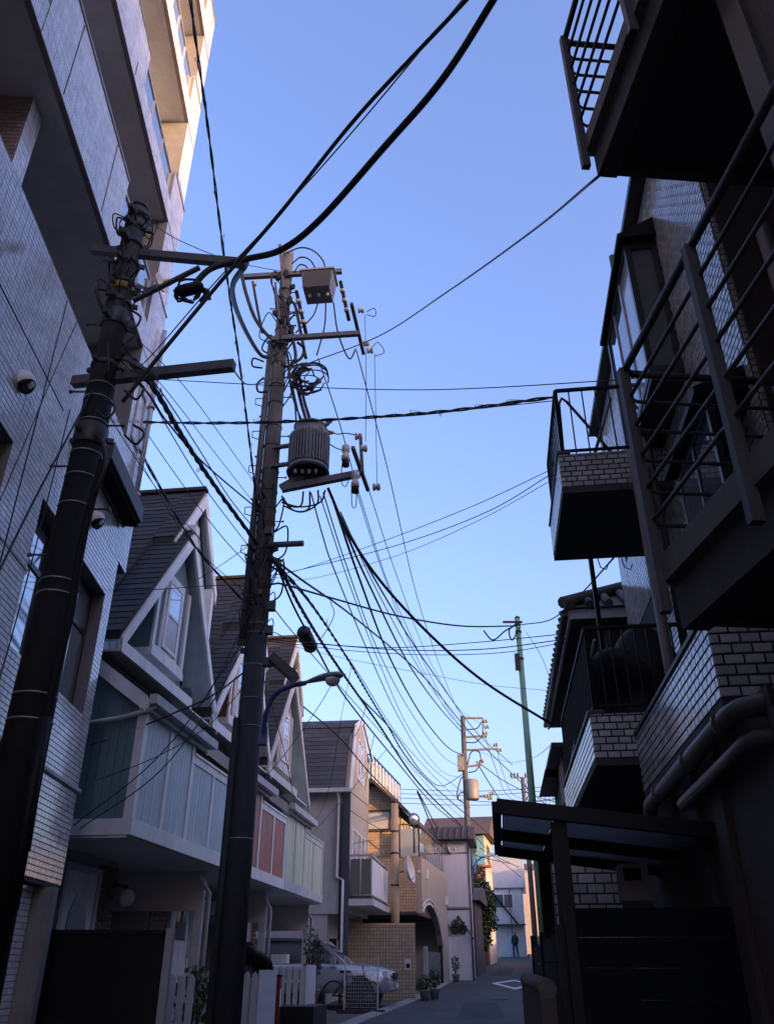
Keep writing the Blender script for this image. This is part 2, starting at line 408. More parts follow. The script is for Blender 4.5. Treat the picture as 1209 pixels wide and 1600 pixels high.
# partition and recess furniture
bx('partition',mortar_l,T,(-1.4,-.32,5.62,5.9,7.05,9.85))
tt2=Tiles(T,tile_b,.112,.06)
tt2.wall((-1.4,5.62,0),(1,0,0),(0,-1,0),[(0,1.07,7.1,9.84)])
tt.wall((-.32,5.62,0),(0,1,0),(1,0,0),[(0,.28,7.1,9.84)])
bx('partition',mortar_l,T,(-1.4,-.5,8.9,9.02,10.05,12.7))
tt2.wall((-1.4,8.9,0),(1,0,0),(0,-1,0),[(0,.89,10.06,12.69)])
for zz,hh in ((7.2,2.0),(10.1,2.0),(12.95,2.0),(15.75,2.0)):
    for a in (2.4,6.6):
        f=bx('window',alu,T,(-1.4,-1.34,a,a+1.8,zz,zz+.06),(-1.4,-1.34,a,a+1.8,zz+hh-.06,zz+hh),(-1.4,-1.34,a,a+.06,zz+.06,zz+hh-.06),(-1.4,-1.34,a+1.74,a+1.8,zz+.06,zz+hh-.06),(-1.4,-1.33,a+.87,a+.93,zz+.06,zz+hh-.06))
        bx('pane',glass,f,(-1.38,-1.37,a+.06,a+.87,zz+.06,zz+hh-.06)); bx('pane',glass,f,(-1.38,-1.37,a+.93,a+1.74,zz+.06,zz+hh-.06))
# ceiling of the first open balcony, laundry pole, upright pipe
MB().tube([(-.55,4.6,12.2),(-.55,8.1,12.15)],.016,6).build('laundry_pole',alu,T)
for q in (4.9,7.8): MB().tube([(-.55,q,12.7),(-.55,q,12.15),(-.5,q,12.1)],.012,6).build('laundry_hook',steel,T)
MB().beam((-.3,3.9,12.68),(-.3,3.9,12.0),.05,.4).build('awning_bracket',dark_m,T)
# lower windows
def win(parent,x,a,b,z0,z1,fr,gl,mull=(),trans=(),name='window',w=.05,dep=.06):
    mb=MB().box(x-dep,x,a,b,z0,z0+w).box(x-dep,x,a,b,z1-w,z1).box(x-dep,x,a,a+w,z0+w,z1-w).box(x-dep,x,b-w,b,z0+w,z1-w)
    us=[a+w]+[m for m in mull]+[b-w]
    for m in mull: mb.box(x-dep-.002,x+.002,m-w/2,m+w/2,z0+w,z1-w)
    for t in trans:
        e=[a+w]+[q for m in mull for q in (m-w/2,m+w/2)]+[b-w]
        for i in range(0,len(e),2): mb.box(x-dep+.004,x-.004,e[i],e[i+1],t-w/2,t+w/2)
    f=mb.build(name,fr,parent)
    zs=[z0+w]+list(trans)+[z1-w]
    for i in range(len(us)-1):
        for j in range(len(zs)-1):
            bx('pane',gl,f,(x-dep*.55,x-dep*.4,us[i],us[i+1],zs[j],zs[j+1]))
    return f
win(T,-.15,5.1,6.56,5.31,5.93,alu_d,glass,(5.8,))
win(T,-.16,7.5,10.07,4.24,5.86,alu_d,glass_b,(8.3,9.1,9.35),(5.3,),w=.06)
bx('window_reveal',tile_b,T,(-.22,-.014,10.071,10.078,4.25,5.85),(-.22,-.014,7.493,7.499,4.25,5.85),(-.22,-.014,6.562,6.57,5.32,5.92))
for z_ in (5.0,6.98): bx('expansion_joint',mortar_d,T,(-.012,.001,2.6,7.48,z_,z_+.012))
for s_ in (4.4,6.9): bx('expansion_joint',mortar_d,T,(-.012,.0015,s_,s_+.012,3.45,8.1))
for zb_ in (9.9,12.75): 
    for s_ in (5.6,7.2): bx('expansion_joint',mortar_d,T,(-.012,.0015,s_,s_+.012,zb_,zb_+(1.3 if zb_<10 else .3)))
bx('string_course',white_g,T,(-.01,.03,2.6,10.42,3.37,3.41))
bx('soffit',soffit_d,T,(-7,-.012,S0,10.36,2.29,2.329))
bx('ground_floor_wall',blackwall,T,(-7,-1.3,S0,10.3,0,2.29))
pil=bx('pillar',mortar_l,T,(-.35,-.13,9.45,9.84,.1,2.29))
tt.wall((-.35,9.45,0),(1,0,0),(0,-1,0),[(0,.22,.3,2.28)])
tt.wall((-.13,9.45,0),(0,1,0),(1,0,0),[(0,.39,.3,2.28)])
bx('pillar_strip',concrete,T,(-.13,.1,9.85,10.0,.1,2.28))
for s_,z_ in ((6.39,6.55),(9.09,6.48)):
    v=MB().lathe((0,s_,z_),[(.105,-.01),(.105,.02),(.1,.05),(.08,.09),(.045,.12),(.0,.13)],16,(1,0,0)).build('vent_hood',white,T)
    MB().lathe((.05,s_,z_-.055),[(.085,-.05),(.085,.04)],14,(.8,0,-.6)).build('vent_mouth',black_m,v)
aw=MB().box(.02,.28,8.5,10.2,7.22,7.26).box(.25,.28,8.5,10.2,7.02,7.22).box(.02,.05,8.5,10.2,6.94,7.22).build('window_awning',dark_m,T)
for i in range(5): bx('awning_slat',black_m,aw,(.065+i*.037,.085+i*.037,8.54,10.16,6.98,7.2))
for a in (8.502,10.168): bx('awning_end',dark_m,aw,(.051,.249,a,a+.03,6.96,7.215))
MB().tube([(.06,10.45,10.8),(.06,10.45,7.1)],.04,10).build('downpipe',alu,T)
for z_ in (7.6,9.2): MB().lathe((.06,10.45,z_),[(.06,0),(.06,.05)],10).build('pipe_clip',alu,T)
bx('corner_window',alu,T,(.0,.02,9.9,10.3,8.3,8.35),(.0,.02,9.9,10.3,9.2,9.25),(.0,.02,9.9,9.94,8.35,9.2),(.0,.02,10.26,10.3,8.35,9.2))
tt.wall((-.012,0,0),(0,1,0),(1,0,0),[(9.72,10.62,8.14,9.82),(9.8,10.55,11.0,12.66),(9.9,10.5,13.9,15.46),(9.9,10.45,16.8,18.26)])
for q in ((-.9,-.013,9.72,10.6,8.165,9.815),(-.9,-.013,9.8,10.5,11.28,12.665),(-.9,-.013,9.9,10.45,13.85,15.465),(-.9,-.013,9.9,10.42,16.76,18.265)): bx('corner_wall',mortar_l,T,q)
bx('roof_parapet',mortar_l,T,(-7,-.1,S0,10.4,21.01,22.))
tt.finish('wall_tile'); 
tt2.finish('wall_tile')

# ================================================================ townhouses
H_ORG=Vector((-4.705,0,0)); H_ROT=R_(-7.)
def Hw(x,s,z=0.): c_,s_=math.cos(R_(7)),math.sin(R_(7)); return Vector((H_ORG.x+x*c_+s*s_, -x*s_+s*c_, z))
SL=slate_mesh(slate); SL2=slate_mesh(slate2)
def gablewall(parent,name,m,x,poly,th=.08): return MB().prism([(x,y,z) for y,z in poly],(-th,0,0)).build(name,m,parent)
def townhouse(s0,label,boards,wallm,trim,Wd=4.25,full=True,group='row of gabled townhouses'):
    p=Hw(0,s0); h=thing('townhouse',label,'house',(p.x,p.y,0),H_ROT,group)
    gr=gz(p.y+1.5)
    bx('upper_wall',wallm,h,(-6,-1.06,.03,Wd-.03,3.2,5.62))
    bx('floor_slab',trim,h,(-6,.04,-.02,Wd,3.0,3.2))
    bx('porch_soffit',soffit,h,(-5.9,-.02,.0,Wd-.02,2.965,2.998))
    # enclosed half with tall boarded panels
    bx('bay_wall',wallm,h,(-1.06,-.03,.02,2.02,3.2,4.72))
    sd=bx('side_wall_trim',trim,h,(-.1,.0,-.012,.02,3.2,4.72))
    bal=MB().bars([(-.03,.02,-.01,.1,3.2,4.68),(-.03,.02,.98,1.09,3.2,4.68),(-.03,.02,1.97,2.08,3.2,4.68),(-.03,.012,.1,.98,4.58,4.68),(-.03,.012,1.09,1.97,4.58,4.68),
        (-.03,.02,2.08,Wd,4.34,4.46),(-.03,.02,3.08,3.18,3.2,4.34),(-.03,.02,Wd-.1,Wd,3.2,4.34),(-.06,.04,2.081,Wd+.01,4.461,4.5)]).build('balcony_front',trim,h)
    n=7
    for a,b,zt in ((.1,.98,4.58),(1.09,1.97,4.58),(2.08,3.08,4.34),(3.18,Wd-.1,4.34)):
        st=(b-a)/n
        for i in range(n): bx('plank',boards,bal,(-.02,.002+random.uniform(-.001,.001),a+i*st+.005,a+(i+1)*st-.005,3.201,zt-.001))
        bx('panel_back',mortar_d,bal,(-.028,-.021,a,b,3.201,zt-.001))
    if full:
        for i in range(8): bx('side_board',wallm,h,(-1.05+i*.12,-.94+i*.12,.004,.019,3.202,4.7))
    # lean-to roof over the enclosed half
    mb=MB().prism([(.10,-.1,4.76),(-.95,-.1,5.52),(-.95,-.1,5.44),(.10,-.1,4.68)],(0,2.65,0)); lr=mb.build('lean_to_roof',slate,h)
    Sd=Vector((-1.05,0,.76)); shingles(lr,SL,(.12,-.1,4.755),(0,1,0),Sd,2.65,Sd.length,.91,.182)
    MB().prism([(.05,-.13,4.78),(-.95,-.13,5.5),(-.95,-.13,5.28),(.05,-.13,4.56)],(0,.03,0)).build('verge_board',trim,h)
    MB().prism([(.05,2.55,4.78),(-.95,2.55,5.5),(-.95,2.55,5.28),(.05,2.55,4.56)],(0,.03,0)).build('verge_board',trim,h)
    gu=MB().bars([(.1,.11,-.16,2.6,4.66,4.78),(.2,.21,-.16,2.6,4.66,4.79),(.11,.2,-.16,2.6,4.66,4.67),(.1,.21,-.17,-.16,4.66,4.79)]).build('gutter',white_g,h)
    bx('gutter_board',trim,h,(.03,.09,-.12,2.56,4.6,4.74))
    MB().tube([(.15,-.06,4.66),(.1,-.07,4.6),(-.3,-.08,4.5),(-1.2,-.08,4.38),(-1.3,-.08,4.3),(-1.3,-.08,3.2)],.035,8).build('rain_pipe',white_g,h)
    MB().prism([(-.03,.03,4.7),(-1.05,.03,4.7),(-1.05,.03,5.42),(-.93,.03,5.40),(.0,.03,4.73)],(0,.06,0)).build('side_gable_board',wallm,h)
    # front gable
    ya,za=2.15,8.54; yl,zl=-.1,5.66; yr,zr=Wd+.2,5.58
    for nm,(y0,z0) in (('front_gable_roof',(yl,zl)),('front_gable_roof',(yr,zr))):
        N=Vector((0,z0-za,ya-y0)); N.normalize(); N=N if N.z>0 else -N
        q=[(-.5,y0,z0),(-.5,ya,za),(-.5,ya,za+.07/abs(N.z)),(-.5,y0,z0+.07/abs(N.z))]
        ro=MB().prism(q,(-1.6 if y0<ya else -1.,0,0)).build(nm,slate,h)
        S=Vector((0,ya-y0,za-z0)); x0,wd_=((-.5,1.0) if y0<ya else (-.5,1.0))
        shingles(ro,SL,(x0,y0,z0+.07/abs(N.z)),(-1,0,0),S,wd_,S.length,.91,.182,.004)
        dirv=Vector((0,ya-y0,za-z0)).normalized(); dn=Vector((0,0,-.30))
        bp=[Vector((-.5,y0,z0+.02)),Vector((-.5,ya,za+.02)),Vector((-.5,ya,za-.28)),Vector((-.5,y0,z0-.20))]
        MB().prism([b_+Vector((.0,0,0)) for b_ in bp],(.045,0,0)).build('barge_board',trim,h)
        sl=[(-.52,y0,z0-.03),(-.52,ya,za-.03),(-.52,ya,za-.05),(-.52,y0,z0-.05)]
        MB().prism(sl,(-.54,0,0)).build('gable_soffit',soffit if not full else blue_p,h)
    MB().box(-.62,-.44,ya-.1,ya+.1,za-.04,za+.12).build('ridge_end',trim,h)
    gw=gablewall(h,'gable_wall',wallm if not full else boards,-1.06,[(yl+.15,5.5),(yr-.15,5.5),(ya+.02,za-.06),(ya-.02,za-.06)])
    for i in range(16):
        y=.22+i*.245
        zz=za-.1-abs(y-ya)*1.27
        if zz>5.75: bx('gable_batten',boards,gw,(-1.058,-1.045,y,y+.012,5.66,zz))
    bx('gable_base_board',trim,h,(-.52,-.46,-.1,2.95,5.46,5.64)); bx('gable_base_soffit',soffit,h,(-1.06,-.521,-.05,Wd+.1,5.48,5.51))
    # bay window
    bay=MB().prism([(-.66,1.3,6.02),(-.66,2.68,6.02),(-.66,2.68,7.55),(-.66,2.15,8.15),(-.66,1.3,7.2)],(-.4,0,0)).build('bay_window',wallm,h)
    bx('bay_sill',trim,bay,(-1.06,-.6,1.26,2.72,5.9,6.02))
    bx('bay_frame',trim,bay,(-.66,-.615,1.27,1.37,6.02,7.22),(-.66,-.615,2.61,2.71,6.02,7.5),(-.66,-.615,1.37,2.61,6.02,6.1),(-.66,-.63,1.58,2.4,6.1,7.52))
    f=bx('sash_window',white,bay,(-.63,-.6,1.66,1.74,6.16,7.4),(-.63,-.6,2.24,2.32,6.16,7.4),(-.63,-.6,1.74,2.24,6.16,6.22),(-.63,-.6,1.74,2.24,7.34,7.4),(-.63,-.603,1.74,2.24,6.76,6.81))
    bx('pane',glass_w,f,(-.629,-.615,1.74,2.24,6.22,6.76)); bx('pane',glass_b,f,(-.629,-.611,1.74,2.24,6.81,7.34))
    # main roof behind
    A0,Z0=-.12,5.62; A1,Z1=2.98,9.85; A2,Z2=4.15,8.15
    rl=MB().prism([(-6,A0,Z0),(-6,A1,Z1),(-6,A1,Z1+.11),(-6,A0,Z0+.11)],(4.9,0,0)).build('main_roof',slate,h)
    S=Vector((0,A1-A0,Z1-Z0)); shingles(rl,SL,(-1.1,A0,Z0+.105),(-1,0,0),S,4.9,S.length,.91,.182,.004)
    ru=MB().prism([(-1.1,1.75,Z0+(1.75-A0)*(Z1-Z0)/(A1-A0)),(-1.1,A1,Z1),(-1.1,A1,Z1+.11),(-1.1,1.75,Z0+.11+(1.75-A0)*(Z1-Z0)/(A1-A0))],(.4,0,0)).build('main_roof',slate,h)
    S2=Vector((0,A1-1.75,(Z1-Z0)/(A1-A0)*(A1-1.75))); shingles(ru,SL,(-.7,1.75,Z0+.105+(1.75-A0)*(Z1-Z0)/(A1-A0)),(-1,0,0),S2,.4,S2.length,.91,.182,.004)
    MB().prism([(-6,A1,Z1),(-6,A2,Z2),(-6,A2,Z2+.11),(-6,A1,Z1+.11)],(5.3,0,0)).build('main_roof',slate,h)
    bx('ridge_cap',slate,h,(-6,-.68,A1-.09,A1+.09,Z1+.09,Z1+.16))
    gablewall(h,'upper_gable_wall',boards if full else wallm,-.86,[(2.4,7.4),(3.95,7.4),(3.95,8.25),(2.98,9.75),(1.85,8.3)])
    for (y0,z0,y1,z1) in ((1.75,8.17,A1,Z1),(A2,Z2,A1,Z1)):
        MB().prism([(-.7,y0,z0+.03),(-.7,y1,z1+.03),(-.7,y1,z1-.3),(-.7,y0,z0-.22)],(.045,0,0)).build('barge_board',trim,h)
    MB().prism([(-.86,A1,Z1-.012),(-.86,A2,Z2-.012),(-.86,A2,Z2-.032),(-.86,A1,Z1-.032)],(.155,0,0)).build('gable_soffit',boards if full else soffit,h)
    bx('corner_board',trim,h,(-.86,-.68,3.93,4.06,7.0,8.2))
    bx('attic_window',wallm,h,(-.857,-.84,3.3,3.48,7.6,8.6))
    bx('party_wall',wallm,h,(-5.9,-.9,3.95,4.1,5.62,8.3))
    # ground floor
    bx('porch_wall',plaster,h,(-6,-1.27,.02,2.75,gr-.1,2.964)); bx('carport_wall',plaster,h,(-6,-2.6,2.751,Wd-.1,gr-.1,2.964))
    bx('downstand_beam',plaster_w,h,(-2.6,-.3,Wd-.12,Wd-.0,2.35,2.964)); bx('fin_post',plaster_w,h,(-.44,-.3,Wd-.12,Wd-.0,gr-.1,2.349))
    bk=Tiles(h,brick_m,.22,.085,.014,.02,True); bk.wall((-1.265,0,0),(0,1,0),(1,0,0),[(.02,.86,gr,2.9),(2.04,2.7,gr,2.9)]); bk.finish('brick')
    dr=bx('front_door',white,h,(-1.27,-1.21,.97,1.93,gr+.35,gr+2.45))
    bx('door_frame',white_g,h,(-1.27,-1.19,.87,.97,gr+.3,gr+2.54),(-1.27,-1.19,1.93,2.03,gr+.3,gr+2.54),(-1.27,-1.19,.97,1.93,gr+2.45,gr+2.54)); bx('door_step',concrete,h,(-1.26,-.6,.7,2.2,gr-.1,gr+.3))
    MB().prism([(-1.2,1.45+.3*math.cos(t*math.pi/10),gr+1.6+.58*math.sin(t*math.pi/10)) for t in range(11)],(-.02,0,0)).build('fan_light',glass,dr)
    for a in (1.05,1.5): bx('door_panel',white,dr,(-1.21,-1.198,a,a+.35,gr+.5,gr+1.5))
    MB().lathe((-1.17,1.85,gr+1.35),[(.0,-.03),(.03,-.02),(.03,.02),(.0,.03)],10,(1,0,0)).build('door_handle',chrome,dr)
    gl=MB().lathe((-1.02,2.62,gr+2.2),[(.01,-.13),(.07,-.115),(.115,-.06),(.13,0),(.115,.06),(.07,.115),(.02,.13)],16).build('globe_lamp',lens,h)
    MB().beam((-1.26,2.62,gr+2.4),(-1.02,2.62,gr+2.35),.04).build('lamp_bracket',black_m,gl)
    MB().tube([(-.28,Wd-.5,2.9),(-.28,Wd-.25,2.75),(-.22,Wd-.06,2.62),(-.22,Wd-.06,gr)],.04,8).build('rain_pipe',white_g,h)
    return h
townhouse(11.28,'blue-grey boarded gabled townhouse nearest the white tiled building',blue_p,teal,white)
townhouse(15.53,'brick red boarded gabled townhouse behind the concrete utility pole',red_p,mat('rust_brown_boards',(.21,.09,.055),.6,.1,4.),white)
townhouse(19.78,'pale green boarded gabled townhouse at the far end of the row',green_p,mat('faded_green_wall',(.33,.34,.29),.6,.1,4.,dirt=.2),white_g,4.42)

# ================================================================ mansard house
p=Hw(0,27.); M4=thing('mansard_house','grey plaster house with steep slate mansard roof and sunlit gable','house',(p.x,p.y,0),H_ROT)
gr=gz(p.y)
bx('wall',plaster,M4,(-6,.0,0,4.1,2.9,6.42)); bx('ground_floor_wall',plaster,M4,(-6,-.35,.05,4.0,gr-.2,2.9))
gablewall(M4,'gable_wall',plaster_y,.26,[(.1,2.95),(4.1,2.95),(4.1,7.4),(3.4,8.5),(2.2,9.05),(.75,8.5),(.1,6.45)],.26)
bx('corner_panel',blueplastic,M4,(.0,.27,-.02,.095,1.6,6.44))
ro=MB().prism([(-6,-.22,6.42),(-6,.62,8.5),(-6,.7,8.46),(-6,-.12,6.38)],(6.1,0,0)).build('mansard_roof',slate2,M4)
S=Vector((0,.84,2.08)); shingles(ro,SL2,(-4.4,-.24,6.42),(1,0,0),S,4.5,S.length,.46,.16,.01)
ro2=MB().prism([(-6,.6,8.52),(-6,2.2,9.2),(-6,2.2,9.1),(-6,.6,8.42)],(6.2,0,0)).prism([(-6,2.2,9.2),(-6,4.4,8.3),(-6,4.4,8.2),(-6,2.2,9.1)],(6.2,0,0)).build('upper_roof',slate2,M4)
S=Vector((0,1.6,.68)); shingles(ro2,SL2,(-4.4,.58,8.53),(1,0,0),S,4.6,S.length,.46,.16,.008)
MB().beam((.3,-.2,6.4),(.3,.66,8.5),.07,.16).build('verge_board',white,M4)
MB().beam((.3,.6,8.55),(.3,2.2,9.18),.07,.16).build('verge_board',white,M4)
MB().beam((.3,2.2,9.18),(.34,4.4,8.28),.07,.16).build('verge_board',white,M4)
bx('gutter',white_g,M4,(-6,.32,-.36,-.24,6.3,6.42))
MB().tube([(-.1,-.3,6.3),(-.1,-.1,6.15),(-.1,-.08,3.9),(.1,-.08,3.8),(.1,-.08,gr)],.045,8).build('rain_pipe',white_g,M4)
MB().tube([(.02,-.06,6.0),(.02,-.06,2.2)],.03,6).build('conduit',black_m,M4)
win(M4,.3,1.35,2.6,7.0,8.35,white,glass_b,(1.98,),(7.7,))
win(M4,.3,.5,3.2,3.4,5.35,white,glass_w,(1.4,2.3))
b4=bx('balcony',white_g,M4,(.27,1.0,.05,4.05,3.12,3.3))
bx('balcony_kickboard',dark_m,b4,(.28,.96,.09,4.0,3.3,3.38))
for i in range(6): bx('balcony_panel',white,b4,(.93,.95,.12+i*.65,.12+i*.65+.62,3.42,4.4))
for i in range(2): bx('balcony_panel',glass_f,b4,(.3+i*.32,.3+i*.32+.3,.1,.115,3.42,4.4))
bx('balcony_rail',alu,b4,(.27,.97,.07,.12,4.47,4.53),(.92,.97,.12,4.05,4.47,4.53),(.92,.96,.08,.12,3.38,4.47),(.92,.96,3.98,4.02,3.38,4.47))
MB().tube([(.8,.3,4.95),(.85,3.9,4.95)],.02,6).build('laundry_pole',alu,M4)
for q in (.6,3.4): MB().beam((.27,q,4.9),(.9,q,5.0),.03).build('laundry_bracket',alu,M4)
bx('carport_fin',plaster_w,M4,(-.5,.12,3.7,3.85,gr,3.1)); bx('carport_wall',plaster,M4,(-3,.1,3.86,3.95,gr,3.1))
bx('meter_box',black_m,M4,(-.25,-.05,-.1,0,gr+1.3,gr+1.65))

# ================================================================ right: brick-tiled apartment house
RA=thing('brick_house','pale brick-tiled three storey house with projecting balconies on the right','house',(1.296,0,0),R_(-7))
rt=Tiles(RA,tile_r,.112,.062,.012,.010,True)
mb=MB().box(.762,7.5,4.78,10.95,2.9,8.94).box(.9,7.5,3.6,4.78,0,2.9).box(.132,7.5,4.78,10.95,-.05,2.79)
mb.build('wall',mortar_d,RA)
bx('side_wall_render',plaster_brown,RA,(.8,7.4,4.75,4.779,3.8,8.9))
bx('added_shade_storey',plaster,RA,(4.3,9.,5.6,11.,8.95,11.6)); bx('roof_edge',dark_m,RA,(.6,7.6,4.7,11.,8.941,9.02))  # upper storey added out of sight to keep sun off the townhouses
rt.wall((.762,0,0),(0,1,0),(-1,0,0),split_rect(4.78,10.95,3.3,8.93,[(6.2,7.75,6.4,8.2),(8.6,10.4,3.5,5.4),(9.2,10.4,6.4,7.6)]))
rt.wall((.762,4.78,0),(1,0,0),(0,-1,0),[(0,.34,3.7,8.93)])
# first floor parapet band
def parapet(x0,x1,s0,s1,z0,z1,near,far,th=.12):
    bx('parapet',mortar_d,RA,(x0+.01,x0+th,s0+.01,s1-.01,z0,z1),(x0+th,x1,s0+.01,s0+th,z0,z1) if near else (x0+th,x1,s1-th,s1-.01,z0,z1))
    rt.wall((x0+.01,0,0),(0,1,0),(-1,0,0),[(s0,s1,z0+.003,z1)])
    if near: rt.wall((x0+.002,s0+.01,0),(1,0,0),(0,-1,0),[(0,x1-x0,z0+.003,z1)])
    if far: rt.wall((x0+.002,s1-.01,0),(1,0,0),(0,1,0),[(0,x1-x0,z0+.003,z1)])
    bx('parapet_cap',dark_m,RA,(x0-.015,x0+th+.01,s0-.015,s1+.01,z1,z1+.03))
parapet(0.,2.6,4.46,7.29,2.8,3.28,True,False)
bx('near_parapet',mortar_d,RA,(.12,2.6,4.47,4.6,3.31,3.75)); rt.wall((.1,4.47,0),(1,0,0),(0,-1,0),[(.02,2.4,3.315,3.75)])
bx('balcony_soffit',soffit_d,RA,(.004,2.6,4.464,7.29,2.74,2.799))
def rail(pts,z0,z1,n,m,parent,name='balcony_rail',posts=True,br=.007):
    """Upright bar railing along a polyline of (x,s); every bar is its own piece."""
    rl=MB()
    for a,b in zip(pts,pts[1:]):
        rl.beam((a[0],a[1],z1),(b[0],b[1],z1),.04,.03)
    o=rl.build(name,m,parent)
    for a,b in zip(pts,pts[1:]): MB().beam((a[0],a[1],z0+.05),(b[0],b[1],z0+.05),.03,.025).build('bottom_rail',m,o)
    for a,b in zip(pts,pts[1:]):
        L=math.hypot(b[0]-a[0],b[1]-a[1]); k=max(2,int(L/n))
        for i in range(k+1):
            t=i/k; x=a[0]+(b[0]-a[0])*t; y=a[1]+(b[1]-a[1])*t
            r=.02 if i in (0,k) else br
            bx('rail_post' if i in (0,k) else 'rail_bar',m,o,(x-r,x+r,y-r,y+r,z0,z1-.015))
    return o
parapet(-.37,.76,7.3,10.8,3.1,3.5,True,False)
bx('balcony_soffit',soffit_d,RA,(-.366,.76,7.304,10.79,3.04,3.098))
rail([(.7,7.36),(-.31,7.36),(-.31,10.7)],3.53,4.33,.11,black_m,RA)
parapet(-.37,.76,7.3,8.94,5.87,6.28,True,True)
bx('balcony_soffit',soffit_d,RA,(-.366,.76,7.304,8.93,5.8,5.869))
rail([(.7,7.36),(-.31,7.36),(-.31,8.9),(.7,8.9)],6.3,7.16,.13,black_m,RA)
# bay window
bay=bx('bay_window',alu_d,RA,(.43,.76,6.2,6.26,6.4,6.5),(.43,.76,6.2,6.26,8.05,8.15),(.43,.49,6.2,6.26,6.5,8.05),(.70,.76,6.2,6.26,6.5,8.05),
   (.43,.49,6.26,7.75,6.4,6.48),(.43,.49,6.26,7.75,8.07,8.15),(.43,.49,7.69,7.75,6.48,8.07),(.43,.76,7.69,7.749,6.401,6.479))
bx('bay_base',dark_m,bay,(.44,.75,6.21,7.74,6.34,6.399)); 
MB().prism([(.36,6.12,8.151),(.78,6.12,8.151),(.78,6.12,8.42),(.36,6.12,8.2)],(0,1.72,0)).build('bay_roof',black_m,bay)
bx('side_pane',glass_f,bay,(.49,.70,6.225,6.24,6.5,8.05))
bx('pane',glass_w,bay,(.45,.46,6.261,6.72,6.48,8.07)); bx('pane',glass,bay,(.45,.46,6.78,7.22,6.48,8.07)); bx('pane',glass_b,bay,(.45,.46,7.24,7.69,6.48,8.07))
bx('mullion',alu,bay,(.435,.475,6.72,6.78,6.48,8.07)); bx('mullion',alu,bay,(.435,.475,7.22,7.24,6.48,8.07))
b2=bx('small_bay_window',alu_d,RA,(.45,.76,4.95,6.05,4.25,4.33),(.45,.5,4.95,5.0,4.33,5.1),(.45,.5,6.0,6.05,4.33,5.1),(.45,.5,5.48,5.52,4.33,5.1),(.45,.76,4.95,6.05,5.1,5.18))
bx('pane',glass,b2,(.465,.475,5.0,5.48,4.33,5.1)); bx('pane',glass_b,b2,(.465,.475,5.52,6.0,4.33,5.1)); MB().prism([(.36,4.88,5.181),(.77,4.88,5.181),(.77,4.88,5.42),(.36,4.88,5.24)],(0,1.24,0)).build('bay_roof',black_m,b2)
win(RA,.83,8.6,10.4,3.5,5.4,alu,glass_b,(9.5,)); win(RA,.83,9.2,10.4,6.4,7.6,alu,glass_b,(9.8,))
# drain pipes
def pipe(name,pts,r,m=brown_pipe,parent=RA): return MB().tube(pts,r,10).build(name,m,parent)
pipe('downpipe',[(.34,7.05,6.1),(.34,7.05,2.75),(.3,7.0,2.6),(.3,7.0,.1)],.05)
pipe('downpipe',[(.52,7.12,8.9),(.52,7.12,3.3)],.04,dark_m)
pipe('soffit_pipe',[(.30,4.12,3.05),(.28,4.12,2.82),(.22,4.12,2.70),(.08,4.12,2.66),(.0,4.16,2.655),(-.03,4.26,2.65),(-.03,5.6,2.65),(-.03,6.9,2.64),(-.02,7.0,2.58),(-.01,7.02,2.3)],.055)
pipe('soffit_pipe',[(.6,4.1,2.5),(.14,4.1,2.5),(.04,4.13,2.5),(.015,4.25,2.5),(.01,5.9,2.48)],.042)
for s_ in (4.4,5.3,6.4): MB().lathe((-.03,s_,2.65),[(.068,-.02),(.068,.03)],10,(0,1,0)).build('pipe_collar',brown_pipe,RA)
pipe('downpipe',[(1.25,4.55,8.8),(1.25,4.55,6.0),(1.2,4.5,5.9),(1.2,4.5,3.8)],.055)
pipe('downpipe',[(1.05,4.6,6.5),(1.05,4.6,3.8)],.06); pipe('pipe_branch',[(1.25,4.55,7.2),(1.9,4.55,7.25)],.05)
bx('duct',dark_m,RA,(1.4,2.0,4.5,4.74,5.2,6.6))
bx('ground_floor_render',plaster_brown,RA,(.10,.131,4.0,10.9,-.05,2.738)); 
for s_ in (5.1,5.75,6.5): bx('pilaster',plaster_brown,RA,(.06,.099,s_,s_+.25,-.05,2.735))
bx('near_ground_wall',plaster_brown,RA,(.08,.9,3.6,4.0,-.05,2.6))
bx('doorway',black_m,RA,(.055,.079,3.62,3.9,.1,1.9))
rt.finish('brick_tile')
# things standing on the balconies
def on(o,frame): o.parent=None; o.matrix_world=frame@o.matrix_local; return o
def frameM(x,y,deg): return Matrix.Translation((x,y,0))@Matrix.Rotation(R_(deg),4,'Z')
FRM=frameM(1.296,0,-7.)
def Rw(x,s,z=0.): return FRM@Vector((x,s,z))
def lumpy(name,m,c,sc,label,cat,seed,n=3,amp=.18):
    import bmesh
    bm=bmesh.new(); bmesh.ops.create_icosphere(bm,subdivisions=n,radius=1)
    rnd=random.Random(seed); ph=[(rnd.uniform(2,6),rnd.uniform(2,6),rnd.uniform(2,6),rnd.uniform(0,6)) for _ in range(6)]
    for v in bm.verts:
        k=1+amp*sum(math.sin(a*v.co.x+b_*v.co.y+c_*v.co.z+d_) for a,b_,c_,d_ in ph)/3
        v.co=Vector((v.co.x*k*sc[0],v.co.y*k*sc[1],max(v.co.z*k,-.7)*sc[2]))
    for f in bm.faces: f.smooth=True
    me=bpy.data.meshes.new(name); bm.to_mesh(me); bm.free(); me.materials.append(m)
    o=bpy.data.objects.new(name,me); COL.objects.link(o); o.location=c; return tag(o,label,cat)
lumpy('covered_bundle',black_cloth,Rw(.3,8.3,3.93),(.34,.36,.5),'bulky dark covered bundle on the lower brick balcony','bundle',3,4,.5)
def laundry(name,pts,label,r=.018,m=brown_rail):
    return tag(MB().tube([Rw(*p) for p in pts],r,6).build(name,m),label,'pole')
